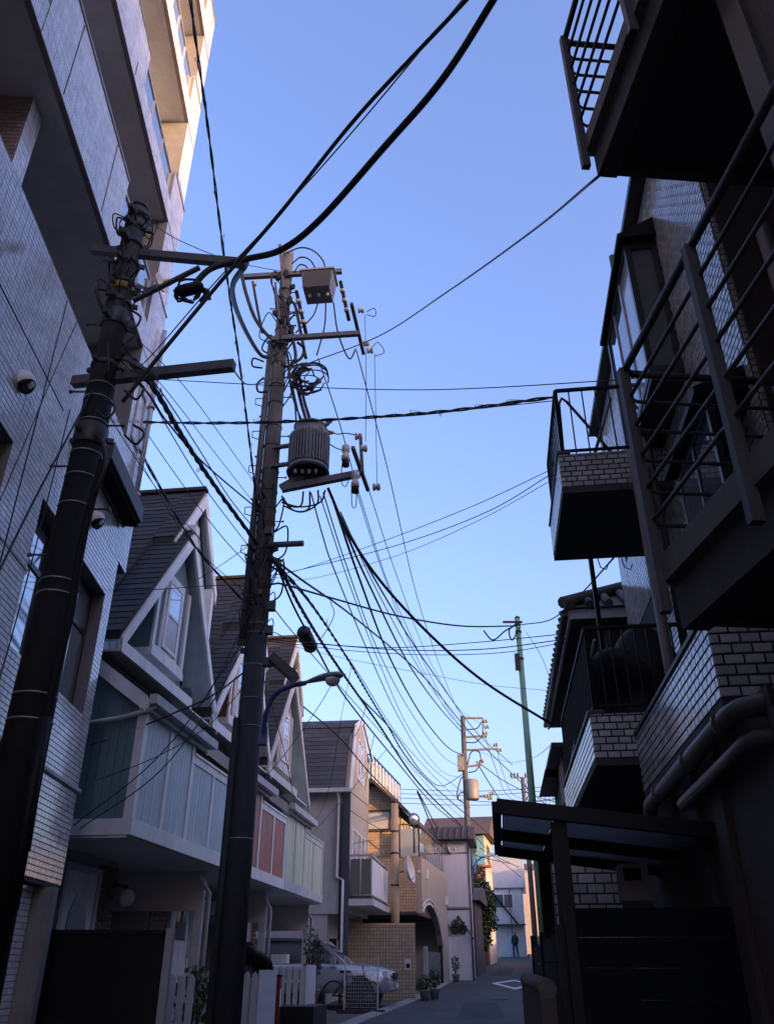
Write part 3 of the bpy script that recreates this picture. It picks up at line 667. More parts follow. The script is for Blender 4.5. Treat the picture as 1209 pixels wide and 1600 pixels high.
laundry('laundry_pole',[(-.29,7.5,6.3),(-.26,7.55,7.12),(-.22,7.56,7.2),(-.17,7.56,7.15),(.3,7.6,6.35)],'bent rusty pole leaning at the corner of the upper brick balcony')
laundry('laundry_pole',[(.02,7.45,6.3),(.35,7.7,7.25)],'short rusty pole crossing the bent one on the upper balcony')
laundry('laundry_pole',[(-.2,7.6,4.3),(-.34,10.2,3.55)],'pale diagonal pole leaning along the lower balcony railing',.014,alu)
ls=thing('laundry_stand','black roof post with bracket arm and hanging hooks above the lower brick balcony','stand',Rw(.12,9.3,0))
MB().beam((0,0,4.3),(0,0,6.05),.05).build('post',black_m,ls); MB().beam((-.03,0,6.07),(.55,.05,6.12),.045).build('arm',black_m,ls)
for q in (.12,.42): MB().tube([(q,0,6.08),(q-.03,0,5.98),(q-.01,0,5.86),(q+.06,0,5.83),(q+.09,0,5.9)],.008,5).build('hook',black_m,ls)

# ================================================================ right: building with open walkways
SB=thing('walkway_building','dark building with open railed walkways in the top right corner','building',(1.5475,0,0),R_(5))
bx('wall',mat('rough_brown_concrete',(.13,.105,.095),.9,.25,3.,.8,45,dirt=.4),SB,(.25,8,-14,2.2,-.2,15.3)); 
bx('rear_wall_with_shade_block',soffit_d,SB,(1.75,3.8,2.2,3.3,-.2,15.3),(3.8,9,2.2,5.5,-.2,15.3))  # second box added out of view to extend the building's shadow
bx('wall_corner_strip',dark_m,SB,(.22,.249,2.08,2.21,3.2,5.7),(.22,.249,2.08,2.21,6.1,15.3))
for zb,zt in ((2.8,3.02),(5.77,5.98),(8.8,9.0)):
    top=zt+.13
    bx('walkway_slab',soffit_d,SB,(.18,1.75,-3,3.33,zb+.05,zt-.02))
    bx('edge_beam',mat('grimy_beam_paint',(.062,.056,.053),.75,.2,3.,.3,30,dirt=.5),SB,(.05,.17,-3,3.4,zb,zt)); 
    bx('kerb',mat('worn_kerb_paint',(.125,.105,.09),.7,.2,4.,.3,40,dirt=.4),SB,(-.0,.17,-3,3.42,zt+.003,top))
    bx('end_beam',MATS['grimy_beam_paint'],SB,(.171,1.75,3.335,3.4,zb+.02,zt))
    rzs=[zt+1.23-i*.182 for i in range(6)]
    for i,z_ in enumerate(rzs):
        r=.021 if i==0 else .0105
        MB().tube([(0,-3,z_),(0,3.4,z_),(.05,3.43,z_),(1.72,3.43,z_)],r,8).build('top_rail' if i==0 else 'rail',brown_rail,SB)
    for s_ in (3.4,2.56,1.72,.88,-.1): MB().beam((-.012,s_,zb+.08),(-.012,s_,rzs[0]),.05,.04).build('post',brown_rail,SB)
    for x_ in (.85,1.7): MB().beam((x_,3.43,zt),(x_,3.43,rzs[0]),.045,.04).build('post',brown_rail,SB)
for x_ in (.3,1.2): MB().beam((x_,2.9,-.1),(x_,2.9,2.85),.1,.1).build('column',dark_m,SB)

# ================================================================ gate canopy, gate, low wall
GC=thing('gate_canopy','black framed canopy with smoky translucent panels over the dark gate','canopy',Rw(-1.2,5.4,0),R_(-7))
zc=lambda x:2.41-.13*x
fr=MB()
for y_ in (.05,1.3,2.35): fr.beam((-.06,y_,zc(-.06)),(1.5,y_,zc(1.5)),.07,.09)
for x_ in (-.06,.36,1.5): fr.beam((x_,.05,zc(x_)-.004),(x_,2.35,zc(x_)-.004),.06,.07)
fr.build('frame',black_m,GC)
for y0,y1 in ((.09,1.26),(1.34,2.31)):
    for x0,x1 in ((-.02,.33),(.39,1.47)):
        MB().prism([(x0,y0,zc(x0)+.03),(x1,y0,zc(x1)+.03),(x1,y0,zc(x1)+.036),(x0,y0,zc(x0)+.036)],(0,y1-y0,0)).build('panel',polycarb,GC)
for x_,y_ in ((.33,.12),(.33,2.28)): MB().beam((x_,y_,.0),(x_,y_,zc(.33)-.05),.1,.1).build('post',black_m,GC)
G=thing('board_gate','dark horizontal board gate below the black canopy','gate',Rw(-.86,5.35,0),R_(-7))
bx('gate_post',black_m,G,(-.04,.02,-.03,.03,0,1.82)); bx('gate_post',black_m,G,(.98,1.04,-.03,.03,0,1.82))
for i in range(11): bx('board',gate_m,G,(.021,.979,-.015,.015+random.uniform(0,.004),.08+i*.158,.08+i*.158+.152))
sf=thing('side_fence','dark board fence running back along the lane from the gate','fence',Rw(-.92,5.42,0),R_(-7))
for y_ in (0,2.4,4.8): bx('post',black_m,sf,(-.03,.03,y_,y_+.06,0,1.72+.02*y_))
for k in range(2):
    for i in range(10): bx('board',gate_m,sf,(-.012,.012,.061+k*2.4,2.399+k*2.4,.1+i*.16,.1+i*.16+.154))
lw=MB().box(-.04,.04,0,1.15,-.1,1.40); 
lwo=thing('concrete_wall_stub','short concrete wall stub with rounded worn coping beside the gate','wall',(.84,4.95,0),R_(-3.5))
lw.build('wall',plaster_brown,lwo); MB().tube([(0,-.01,1.405),(0,.3,1.415),(0,1.16,1.43)],.047,12).build('coping',mat('worn_coping',(.10,.08,.066),.85,.25,9.,.5,40),lwo)
ac=thing('air_conditioner_unit','grey outdoor unit on the wall under the black canopy','air conditioner',Rw(-.28,6.9,1.95),R_(-7))
bx('casing',plaster,ac,(-.06,.16,0,.2,0,.26)); bx('grille',black_m,ac,(-.03,.1,-.01,-.001,.14,.23)); bx('bracket',dark_m,ac,(-.06,.16,.02,.06,-.06,-.001))
tp=thing('tiled_gate_wall','short pale tiled wall seen between the canopy and the gate','wall',Rw(-.75,8.6,0),R_(-7)); tw=Tiles(tp,tile_r,.16,.09,.014,.01,True)
bx('wall',mortar_d,tp,(0,.7,.011,.2,0,2.5)); tw.wall((0,.01,0),(1,0,0),(0,-1,0),[(0,.7,1.4,2.5)]); tw.finish('brick_tile')

# ================================================================ right: old house with clay tile roof
OH=thing('old_tiled_house','old dark wooden house with clay tile roof beyond the brick balconies','house',(1.296,0,0),R_(-7))
bx('wall',mat('dark_weathered_boards',(.06,.05,.045),.85,.25,5.,.4,30,stretch=(1,1,6)),OH,(.5,7,11.4,17.4,-.1,5.95))
bx('eave_soffit',soffit_d,OH,(.02,7.4,11.2,17.5,5.951,6.0)); bx('fascia',white_g,OH,(-.02,.018,11.18,17.52,5.92,6.06),(.019,7.4,11.17,11.199,5.92,6.06))
MB().tube([(-.06,11.2,6.02),(-.06,17.5,6.0)],.05,8).build('gutter',brown_pipe,OH)
rf=MB(); 
P=[(-.08,11.1,6.07),(-.08,17.6,6.07),(7.6,17.6,6.07),(7.6,11.1,6.07),(3.3,13.8,7.9),(3.3,15.,7.9)]
rf.quad(P[0],P[4],P[5],P[1]).quad(P[0],P[3],P[4]).quad(P[3],P[2],P[5],P[4]).quad(P[1],P[5],P[2]).quad(P[0],P[1],P[2],P[3]); rfo=rf.build('roof',kawara,OH)
for i in range(24):                                   # rolls on the street slope
    s_=11.2+i*.27; t=min(1,max(0,(s_-11.1)/2.7)) if s_<13.8 else (1 if s_<15 else max(0,(17.6-s_)/2.6))
    a=Vector((-.1,s_,6.1)); b=Vector((-.08+3.38*t,s_,6.1+1.83*t))
    if t>.04: MB().tube([a,a+(b-a)*.5,b],.065,6).build('roof_tile_row',kawara,rfo)
for i in range(13):                                   # rolls on the near hip
    x_=.02+i*.27; t=min(1,(x_+.08)/3.38)
    a=Vector((x_,11.08,6.1)); b=Vector((x_,11.1+2.7*t,6.1+1.83*t))
    MB().tube([a,b],.065,6).build('roof_tile_row',kawara,rfo)
MB().tube([(-.1,11.08,6.14),(3.3,13.8,7.97)],.09,8).build('hip_tile_row',kawara,rfo)
win(OH,.5,12.,13.6,3.6,5.0,alu_d,glass,(12.8,))
bx('shutter_box',mat('tan_boards',(.22,.17,.12),.8,.15,4.),OH,(.1,.49,16.2,17.3,4.3,5.1)); bx('lower_eave',dark_m,OH,(-.12,.6,15.6,18.4,5.12,5.2))
bx('annex_wall',MATS['dark_weathered_boards'],OH,(.2,6,17.41,20.5,-.1,5.1)); MB().prism([(-.15,17.6,5.12),(3,17.6,6.2),(6,17.6,5.12)],(0,3.2,0)).build('annex_roof',kawara,OH)
an=thing('roof_antenna','small television antenna on a mast beyond the brick balcony','antenna',at(872,1270,19.5))
MB().tube([(0,0,-.9),(0,0,.55)],.015,6).build('mast',steel_d,an)
MB().tube([(-.35,-.3,.35),(.3,.25,.35)],.01,5).build('boom',steel_d,an)
for i in range(7): t=-.9+i*.3; MB().tube([(t*.35,t*.3,.1),(t*.35,t*.3,.6)],.006,4).build('element',steel_d,an)

# unseen blocks added behind the right-hand row to shade the left side
ap=thing('added_shade_block','plain grey block added unseen behind the right hand houses to shade the left row','building',(8.8,9.5,0),R_(-7))
bx('wall',plaster,ap,(0,8,-1,9.4,-.2,11.6)); 
for k in range(3):
    for j in range(3): win(ap,-.001+.06,.3+j*2.9,2.1+j*2.9,1.+k*3.2,2.9+k*3.2,alu,glass,(1.2+j*2.9,))
ap2=thing('added_shade_house','low plaster house added out of view behind the green pole for its shadow','house',(7.0,21.5,0),R_(-9))  # added to set the shadow line on the houses across the lane
bx('wall',plaster_w,ap2,(0,7,0,9.,-.2,5.6)); MB().prism([(-.4,-.4,5.61),(3.5,-.4,7.2),(7.4,-.4,5.61)],(0,9.8,0)).build('roof',brown_roof,ap2); win(ap2,.05,1.5,3.2,3.4,4.8,alu,glass,(2.3,))

ap3=thing('added_shade_row','long plaster row house added unseen behind the right bend to shade the arched house','house',(9.6,30.5,0),R_(-13))  # added out of view to keep sun off the arched house
bx('wall',plaster,ap3,(0,6,0,16.,-.2,7.2)); MB().prism([(-.4,-.4,7.21),(3,-.4,9.0),(6.4,-.4,7.21)],(0,16.8,0)).build('roof',brown_roof,ap3)
for k in range(4): win(ap3,.05,1.+k*3.6,2.8+k*3.6,3.6,5.0,alu,glass,(1.9+k*3.6,))

# ================================================================ arched beige tile house
B5=thing('arched_tile_house','beige tiled house with arched carport and roof terrace beyond the mansard house','house',(1.28,33,0),R_(-11.3))
g5=gz(33)
arch=[(0,3.25),(.45,3.42),(1.0,3.56),(1.8,3.62),(2.6,3.56),(3.4,3.36),(4.1,3.06),(4.7,2.66),(5.1,2.2)]
poly=[(0,5.15)]+arch+[(5.1,g5-.2),(6.9,g5+.1),(6.9,5.15)]
MB().prism([(0,a,b) for a,b in poly],(-.2,0,0)).build('street_wall',mat('tan_plaster',(.36,.31,.24),.88,.12,2.,.3,50,dirt=.35),B5)
for k,off in ((0,.0),(1,.16)):
    ar=MB()
    for (a0,b0),(a1,b1) in zip(arch,arch[1:]): ar.beam((.02,a0,b0+off+.03),(.02,a1,b1+off+.03),.05,.06 if k==0 else .04)
    ar.build('arch_moulding',white_g,B5)
bx('wall',mortar_b,B5,(-7,-.2,.01,6.9,3.28,5.15)); bx('carport_ceiling',soffit_d,B5,(-7,-.2,.02,6.9,3.2,3.279)); bx('carport_back_wall',plaster_brown,B5,(-7,-4,.1,6.8,0,3.2)); bx('carport_end_wall',plaster,B5,(-4,-.2,5.4,5.6,.4,3.2))
b5t=Tiles(B5,tile_beige,.1,.1,.014,.008)
b5t.wall((-3.4,.01,0),(1,0,0),(0,-1,0),[(0,3.4,3.3,5.14)])
up=[(-7,5.16),(-.95,5.16),(-.95,7.05),(-1.95,7.95),(-7,7.95)]
MB().prism([(a,.8,b) for a,b in up],(0,6.,0)).build('upper_wall',mortar_b,B5)
b5t.wall((-3.6,.8,0),(1,0,0),(0,-1,0),[(0,1.45,5.17,6.2),(0,.2,6.2,7.0),(1.25,2.64,5.17,7.0),(0,2.6,7.0,7.4),(0,2.2,7.4,7.9)][1:]+[(.2,1.25,5.17,6.2)])
b5t.m=tile_beige
wf=bx('window',mat('brown_window_frame',(.07,.045,.03),.5,.1,8.),B5,(-2.45,-1.3,.74,.8,6.18,6.28),(-2.45,-1.3,.74,.8,6.92,7.0),(-2.45,-2.3,.74,.8,6.28,6.92),(-1.36,-1.3,.74,.8,6.28,6.92)); bx('pane',glass_w,wf,(-2.3,-1.36,.77,.78,6.28,6.92))
MB().prism([(-2.0,.3,8.0),(-.55,.3,6.75),(-.55,.3,6.87),(-2.0,.3,8.12)],(0,6.8,0)).build('roof',dark_m,B5); bx('roof_slab',dark_m,B5,(-7,-1.98,.3,7.1,7.96,8.13))
def flat_rail(parent,pts,z0,z1,m,gl,step=.7,name='terrace_rail'):
    o=MB()
    for a,b in zip(pts,pts[1:]): o.beam((a[0],a[1],z1),(b[0],b[1],z1),.05,.05)
    r=o.build(name,m,parent)
    for a,b in zip(pts,pts[1:]):
        L=math.hypot(b[0]-a[0],b[1]-a[1]); k=max(1,round(L/step))
        for i in range(k+1):
            t=i/k; x=a[0]+(b[0]-a[0])*t; y=a[1]+(b[1]-a[1])*t
            bx('rail_post',m,r,(x-.02,x+.02,y-.02,y+.02,z0,z1-.026))
            if i<k and gl: 
                x2=a[0]+(b[0]-a[0])*(i+1)/k; y2=a[1]+(b[1]-a[1])*(i+1)/k
                MB().beam((x+(x2-x)*.06,y+(y2-y)*.06,(z0+z1)/2-.05),(x2-(x2-x)*.06,y2-(y2-y)*.06,(z0+z1)/2-.05),.012,z1-z0-.2).build('rail_panel',gl,r)
flat_rail(B5,[(-3.4,.45),(-2.05,.45),(-2.05,6.9)],8.14,9.1,alu_d,glass_w)
flat_rail(B5,[(-.9,.35),(-.12,.35),(-.12,6.7)],5.15,6.35,MATS['brown_window_frame'],glass_b,.55)
win(B5,-.94,1.2,2.6,5.3,6.7,white,glass_w,(1.9,)); win(B5,-.94,3.2,4.8,5.3,6.7,white,glass_w,(4.,))
for s_,z_ in ((.75,4.45),(6.3,3.9)): bx('wall_lamp',lens,B5,(.01,.12,s_,s_+.2,z_,z_+.35))
def finish_stuff(t,name):
    mb=MB()
    for r in t.full+t.cut: t._geo(mb,r)
    o=mb.build(name,t.m,t.b); o['kind']='stuff'
finish_stuff(b5t,'mosaic_tiles')
gt=thing('carport_gate','grey board gate closing the arched carport','gate',(1.28,33,0),R_(-11.3))
bx('post',concrete,gt,(-.12,.02,.8,1.0,.7,2.2)); bx('post',black_m,gt,(-.12,.02,4.75,5.05,.8,2.3))
for i in range(8): bx('board',mat('grey_gate_boards',(.10,.095,.095),.7,.2,3.,.2,30),gt,(-.07,-.04,1.01,4.74,.85+i*.15,.85+i*.15+.143))
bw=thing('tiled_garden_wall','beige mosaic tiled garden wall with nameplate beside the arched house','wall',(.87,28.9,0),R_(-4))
bx('wall',mortar_b,bw,(-3.2,-.011,.011,.3,gz(28.9)-.1,2.72)); t_=Tiles(bw,mat('shaded_beige_tile',(.40,.33,.23),.4,.07,4.,island=.12),.1,.1,.014,.008); t_.wall((-3.2,.01,0),(1,0,0),(0,-1,0),[(0,3.19,.62,2.68)]); t_.wall((-.012,.01,0),(0,1,0),(1,0,0),[(0,.29,.62,2.68)]); finish_stuff(t_,'mosaic_tiles')  # darker copy of the beige tile, shade put into its colour
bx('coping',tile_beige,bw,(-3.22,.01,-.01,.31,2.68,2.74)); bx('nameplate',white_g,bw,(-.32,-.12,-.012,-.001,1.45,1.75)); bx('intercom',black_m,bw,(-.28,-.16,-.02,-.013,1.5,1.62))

# beige pole with dish
bp=thing('beige_pole','slim beige pole standing behind the tiled garden wall','pole',(.27,30.,0))
MB().tube([(0,0,gz(30)),(0,0,6.55)],[.15,.125],14).build('shaft',beigepole,bp)
MB().lathe((0,0,6.55),[(.14,0),(.14,.12),(.1,.15)],14).build('cap',brown_rail,bp)
for z_ in (3.9,4.9,5.6): MB().lathe((0,0,z_),[(.15,0),(.15,.05)],14).build('band',dark_m,bp)
def dish(loc,r,aim,label,group=None):
    d_=thing('satellite_dish',label,'satellite dish',loc,0,group); a=Vector(aim).normalized()
    MB().lathe((0,0,0),[(0.001,0),(r*.4,.02*r*4),(r*.75,.06*r*4),(r,.12*r*4),(r*1.02,.12*r*4),(r*.75,.04*r*4),(r*.3,-.02*r*4),(.001,-.03)],24,a).build('reflector',dish_m,d_)
    f=a*r*1.1+Vector((0,0,-r*.35)); MB().tube([Vector((0,0,-r*.9)),f*.6+Vector((0,0,-r*.5)),f],.015,6).build('feed_arm',dish_m,d_)
    MB().lathe(f,[(.03,-.06),(.06,-.04),(.06,.05),(.03,.06)],10,a).build('feed_horn',dish_m,d_); MB().tube([Vector((0,0,0)),-a*.2],.03,6).build('mount',steel_d,d_)
    return d_
dish((.62,29.75,4.35),.42,(.93,-.3,.2),'large cream satellite dish on the beige pole')
dish((2.95,41.,6.35),.28,(.6,-.7,.3),'small grey satellite dish on the far white wall')
dish(tuple(at(247,445,9.6)),.17,(.9,-.35,.2),'small dark dish on the side of the white tiled tower')
mr=thing('convex_mirror','round convex road mirror on a post by the beige pole','mirror',(.98,31.6,0))
MB().tube([(0,0,gz(31)+4.4),(0,0,6.1)],.035,8).build('post',brown_rail,mr); MB().lathe((0,-.05,6.25),[(.2,0),(.22,.03),(.2,.06)],24,(.3,-1,0)).build('rim',brown_rail,mr); MB().lathe((0,-.1,6.25),[(.19,0),(.14,.03),(.07,.045),(.001,.05)],24,(.3,-1,0)).build('glass',glass_b,mr)

# ================================================================ far end of the lane
def boxhouse(name,label,loc,rot,wx,wy,z0,z1,wm,roofm,ridge,axis='y',ov=.35,wins=(),cat='house'):
    h=thing(name,label,cat,loc,R_(rot))
    bx('wall',wm,h,(0,wx,0,wy,z0,z1))
    if ridge:
        if axis=='y': pr=MB().prism([(-ov,-ov,z1+.002),(wx/2,-ov,z1+ridge),(wx+ov,-ov,z1+.002)],(0,wy+2*ov,0))
        else: pr=MB().prism([(-ov,-ov,z1+.002),(-ov,wy/2,z1+ridge),(-ov,wy+ov,z1+.002)],(wx+2*ov,0,0))
        pr.build('roof',roofm,h)
    for sd,a,b,c,d_ in wins:
        if sd=='n':   # near face
            f=MB().box(a,b,-.05,.0,c,c+.07).box(a,b,-.05,0,d_-.07,d_).box(a,a+.07,-.05,0,c+.07,d_-.07).box(b-.07,b,-.05,0,c+.07,d_-.07).box((a+b)/2-.035,(a+b)/2+.035,-.049,0,c+.07,d_-.07).build('window',white,h)
            bx('pane',glass,f,(a+.07,(a+b)/2-.035,-.03,-.02,c+.07,d_-.07)); bx('pane',glass,f,((a+b)/2+.035,b-.07,-.03,-.02,c+.07,d_-.07))
        else: win(h,wx+.05,a,b,c,d_,white,glass,((a+b)/2,))
    return h
wh=boxhouse('white_panel_house','white panelled house squeezed between the arched house and the far pole',(1.0,41.2,0),-8,2.75,2.6,.8,6.7,mat('lavender_white_siding',(.52,.52,.55),.7,.06,2.,dirt=.2),brown_roof,0,wins=())
bx('panel',MATS['lavender_white_siding'],wh,(1.4,2.7,-.04,-.005,3.9,6.1)); bx('panel_trim',alu_d,wh,(1.35,2.75,-.03,-.002,6.15,6.19),(1.35,2.75,-.03,-.002,3.8,3.85)); MB().tube([(2.8,-.05,6.6),(2.8,-.05,1.)],.04,6).build('rain_pipe',dark_m,wh)
MB().beam((2.2,-.05,3.55),(2.9,-.3,2.6),.08,.06).build('stair_stringer',dark_m,wh)
bt=MB().prism([(-.4,-.5,6.72),(-.4,1.3,7.5),(-.4,3.1,6.72)],(3.5,0,0)).build('roof',brown_roof,wh)
for i in range(12): MB().tube([(-.35+i*.29,-.55,6.75),(-.35+i*.29,1.3,7.53)],.05,5).build('roof_tile_row',brown_roof,bt)
sh=boxhouse('low_dark_house','low dark house half hidden between the white panel house and the far pole',(2.6,44.6,0),-10,1.7,6,.8,4.4,plaster_brown,brown_roof,.8,'x',.3,[('n',1.0,1.6,3.2,4.0)])
# turquoise house
cy=boxhouse('turquoise_house','turquoise house with sunlit yellow side wall by the far pole',(2.75,58.9,0),-12,3.75,5.,1.6,9.3,cyan_w,brown_roof,1.5,'x',.45)
bx('lower_side_wall',plaster,cy,(3.751,3.79,.02,4.9,1.6,7.29)); bx('yellow_side_wall',yellow_w,cy,(3.751,3.80,.02,4.9,7.3,9.25)); win(cy,3.84,1.2,3.0,7.7,8.8,MATS['brown_window_frame'],glass,(2.1,))
bx('meter_cluster',dark_m,cy,(3.0,3.25,-.15,-.01,8.2,8.5)); MB().tube([(3.2,-.1,9.1),(3.1,-.1,8.4),(3.3,-.1,7.2)],.03,6).build('cable_run',black_m,cy)
bx('lower_wall',mat('rust_sheet',(.20,.09,.05),.8,.3,3.,.2,30),cy,(1.3,3.79,-.6,-.002,1.6,7.2)); bx('red_eave',mat('red_sheet_roof',(.3,.06,.04),.6,.2,4.),cy,(1.2,4.2,-.9,-.1,7.21,7.33))
eh=boxhouse('end_white_house','white weatherboard house closing the end of the lane',(8.4,72,0),-10,2.35,6,2.0,7.1,plaster_w,mat('pale_sheet_roof',(.33,.33,.32),.6,.15,3.),2.6,'x',.25,[('n',.15,1.65,5.6,6.7)])
bx('door',blue_p,eh,(.9,1.7,-.05,-.01,2.2,4.0)); bx('door_hood',dark_m,eh,(.1,2.5,-.7,-.02,4.4,4.5)); MB().beam((.2,-.1,6.6),(1.9,-.3,4.5),.09,.12).build('stair_rail',black_m,eh); MB().tube([(1.4,-.2,7.),(1.4,-.2,2.2)],.03,6).build('rain_pipe',dark_m,eh)
boxhouse('pale_rear_house','pale pinkish house peeking over the end house roof',(10.3,80,0),-10,4,6,2,9.2,mat('pink_plaster',(.36,.33,.31),.8,.1,3.),brown_roof,.8,'x',.2)
boxhouse('grey_lean_house','grey house with mono roof, raised to shade the end house, on the right side of the lane end',(10.4,60,0),-10,4,14,1.6,8.2,plaster,slate,1.,'y',.3)  # height raised out of view to shade the end house
def lowwall(name,label,a,b,h,m,th=.15):
    pa=Vector(a);pb=Vector(b); d_=pb-pa; L=d_.length; o=thing(name,label,'wall',(pa.x,pa.y,0),math.atan2(d_.y,d_.x))
    bx('wall',m,o,(0,L,-th/2,th/2,gz(pa.y)-.1,gz(pa.y)+h)); bx('coping',concrete,o,(-.02,L+.02,-th/2-.02,th/2+.02,gz(pa.y)+h+.001,gz(pa.y)+h+.06)); return o
lowwall('garden_wall','pale low wall with a potted shrub below the far pole',(2.75,40.8),(3.25,43.5),1.7,plaster_w)
lowwall('garden_wall','dark fence wall under the dense far tree',(4.6,49),(6.6,60),1.9,blackwall)
lowwall('garden_wall','grey wall stretch between the far pole and the tree',(3.6,45.5),(4.5,48.8),2.2,concrete)
lowwall('garden_wall','brown block wall at the right bend of the lane',(7.0,36),(10.2,62),2.4,plaster_brown)

# ---------------------------------------------------------------- vegetation
def leaves(parent,name,m,blobs,n,size,seed,flat=.5):
    rnd=random.Random(seed); mb=MB()
    wts=[b[3]*b[4]*b[5] for b in blobs]; tot=sum(wts)
    for bl,wt in zip(blobs,wts):
        for _ in range(int(n*wt/tot)):
            while True:
                v=Vector((rnd.uniform(-1,1),rnd.uniform(-1,1),rnd.uniform(-1,1)))
                if v.length<1: break
            if v.length<.55 and rnd.random()<.6: v=v.normalized()*rnd.uniform(.6,1)
            c=Vector((bl[0]+v.x*bl[3],bl[1]+v.y*bl[4],bl[2]+v.z*bl[5])); s=size*rnd.uniform(.6,1.4)
            a=Vector((rnd.uniform(-1,1),rnd.uniform(-1,1),rnd.uniform(-1,.4))).normalized(); b=a.orthogonal().normalized(); b.rotate(Quaternion(a,rnd.uniform(0,6.28))); w_=a.cross(b)*.0+b*.38
            nrm=a.cross(b)*s*.12
            mb.quad(c-a*s*.5,c+w_*s+nrm,c+a*s*.5,c-w_*s+nrm)
    o=mb.build(name,m,parent,False); return o
def tree(name,label,loc,h,blobs,n,size,seed,m,trunk=.1,group=None,cat='tree'):
    t=thing(name,label,cat,loc,0,group); rnd=random.Random(seed)
    tr=MB().tube([(0,0,-.1),(.05,.02,h*.3),(-.04,.05,h*.6),(.02,0,h*.85)],[trunk,trunk*.8,trunk*.5,trunk*.2],8)
    for b in blobs:
        tr.tube([(0,0,h*.35),(b[0]*.5,b[1]*.5,(h*.35+b[2])*.5),(b[0],b[1],b[2])],[trunk*.4,trunk*.28,trunk*.1],5)
    tr.build('trunk',bark,t); leaves(t,'crown',m,blobs,n,size,seed); return t
tree('evergreen_tree','dense dark evergreen tree beside the lane under the turquoise house',(5.0,50,gz(50)),5.,[(0,0,3.2,1.05,1.0,1.4),(.3,0,2.4,.8,.8,.8),(-.3,.2,2.2,.7,.7,.8),(.05,0,4.6,.5,.5,.7),(.5,-.2,3.4,.5,.5,.8),(.1,-.2,1.5,.6,.6,.6)],5200,.17,5,leaf_d,.11)
tree('potted_shrub','small bushy shrub on the pale wall below the far pole',(3.15,41.,gz(41)+1.72),1.,[(0,0,.35,.42,.4,.32),(.2,0,.25,.3,.3,.25)],700,.12,6,leaf_d,.03,cat='shrub')
def potplant(loc,label,h,spread,seed,m=leaf_g,pot=True,n=120,size=.1):
    t=thing('potted_plant',label,'plant',loc,0,'potted plants along the houses')
    if pot: MB().lathe((0,0,0),[(.11,0),(.16,.26),(.17,.27),(.17,.3),(.14,.3),(.13,.26)],14).build('pot',terracotta,t)
    rnd=random.Random(seed); st=MB()
    for _ in range(6):
        a=rnd.uniform(0,6.28); st.tube([(0,0,.2),(math.cos(a)*spread*.4,math.sin(a)*spread*.4,h*.6),(math.cos(a)*spread,math.sin(a)*spread,h)],[.012,.009,.004],4)
    st.build('stem',bark,t); leaves(t,'foliage',m,[(0,0,h*.75,spread,spread,h*.35)],n,size,seed); return t
potplant((1.12,28.3,gz(28.3)),'leafy plant in a grey pot in front of the tiled garden wall',.62,.26,1,leaf_g,True,160,.10)
potplant((1.45,29.0,gz(29)),'taller spiky plant in a pot by the carport gate',.75,.2,2,leaf_g,True,110,.11)
potplant((2.9,39.6,gz(39.6)),'thin potted plant standing on the lane edge before the pale wall',.9,.2,3,leaf_d,True,160,.08)
potplant((-1.75,21.0,gz(21)+.25),'tall straggly plant behind the farthest picket fence',1.6,.2,4,leaf_d,True,60,.075)
potplant((-1.75,22.4,gz(22)+.3),'bushy plant with dry brown tips by the farthest picket fence',1.25,.26,5,leaf_d,True,220,.08)
potplant((-2.9,14.2,gz(14)),'low green fern behind the nearest picket fence',1.15,.38,6,leaf_g,True,260,.1)
# ---------------------------------------------------------------- lot fences
def lot_fence(s,x0,x1,ret,label,dense=False,hgt=1.12):
    p=Hw(0,s); f=thing('picket_fence',label,'fence',(p.x,p.y,gz(p.y)),H_ROT,'picket fences before the townhouses')
    n=int((x1-x0)/.15)
    me=MB().prism([(-.05,0,0),(.05,0,0),(.05,0,hgt-.05),(0,0,hgt),(-.05,0,hgt-.05)],(0,.02,0)).mesh('picket',fence_p)
    for i in range(n+1):
        o=bpy.data.objects.new('picket',me); COL.objects.link(o); o.parent=f; o.location=(x0+.05+i*(x1-x0-.1)/n,0,random.uniform(-.008,.008))
    bx('rail',fence_p,f,(x0,x1,.021,.05,.25,.32)); bx('rail',fence_p,f,(x0,x1,.021,.05,.8,.87))
    if ret:
        me2=MB().prism([(0,-.05,0),(0,.05,0),(0,.05,hgt+.02),(0,-.05,hgt+.02)],(.02,0,0)).mesh('board',fence_p)
        k=int(ret/.115)
        for i in range(k):
            o=bpy.data.objects.new('board',me2); COL.objects.link(o); o.parent=f; o.location=(x1+.01,.06+i*.115,random.uniform(-.006,.006))
        bx('return_rail',fence_p,f,(x1-.03,x1+.005,.05,ret,.5,.57))
lot_fence(11.0,-.5,.38,1.3,'grey white fence corner next to the dark block wall')
lot_fence(13.6,-.9,.3,0,'grey picket fence half hidden by the concrete pole base',hgt=1.15)
lot_fence(16.4,-.45,.48,1.3,'picket fence with white boarded end right of the concrete pole')
lot_fence(20.2,-.9,.5,1.1,'farthest picket fence with white boarded end near the parked car')
dk=thing('dark_block_wall','black block wall standing in front of the blue-grey townhouse','wall',(-4.25,10.35,0),R_(3))
bx('wall',blackwall,dk,(0,1.72,.0,.15,-.1,1.84)); bx('coping',blackwall,dk,(-.02,1.74,-.02,.17,1.841,1.88)); bx('end_post',plaster,dk,(1.74,1.82,.0,.15,-.1,1.9))
def crate(name,label,cat,loc,boxes,m,rot=-7):
    t=thing(name,label,cat,loc,R_(rot)); 
    for nm,mm,b in boxes: bx(nm,mm,t,b)
    return t
p=Hw(.25,18.9); crate('red_container','red container with a white label behind the picket fence','container',(p.x,p.y,gz(p.y)),[('body',red_m,(-.05,.05,-.06,.06,0,.95)),('label_patch',white,(.051,.056,-.04,.04,.45,.75)),('lid',black_m,(-.06,.06,-.07,.07,.951,1.0))],red_m)
p=Hw(-.3,18.4)
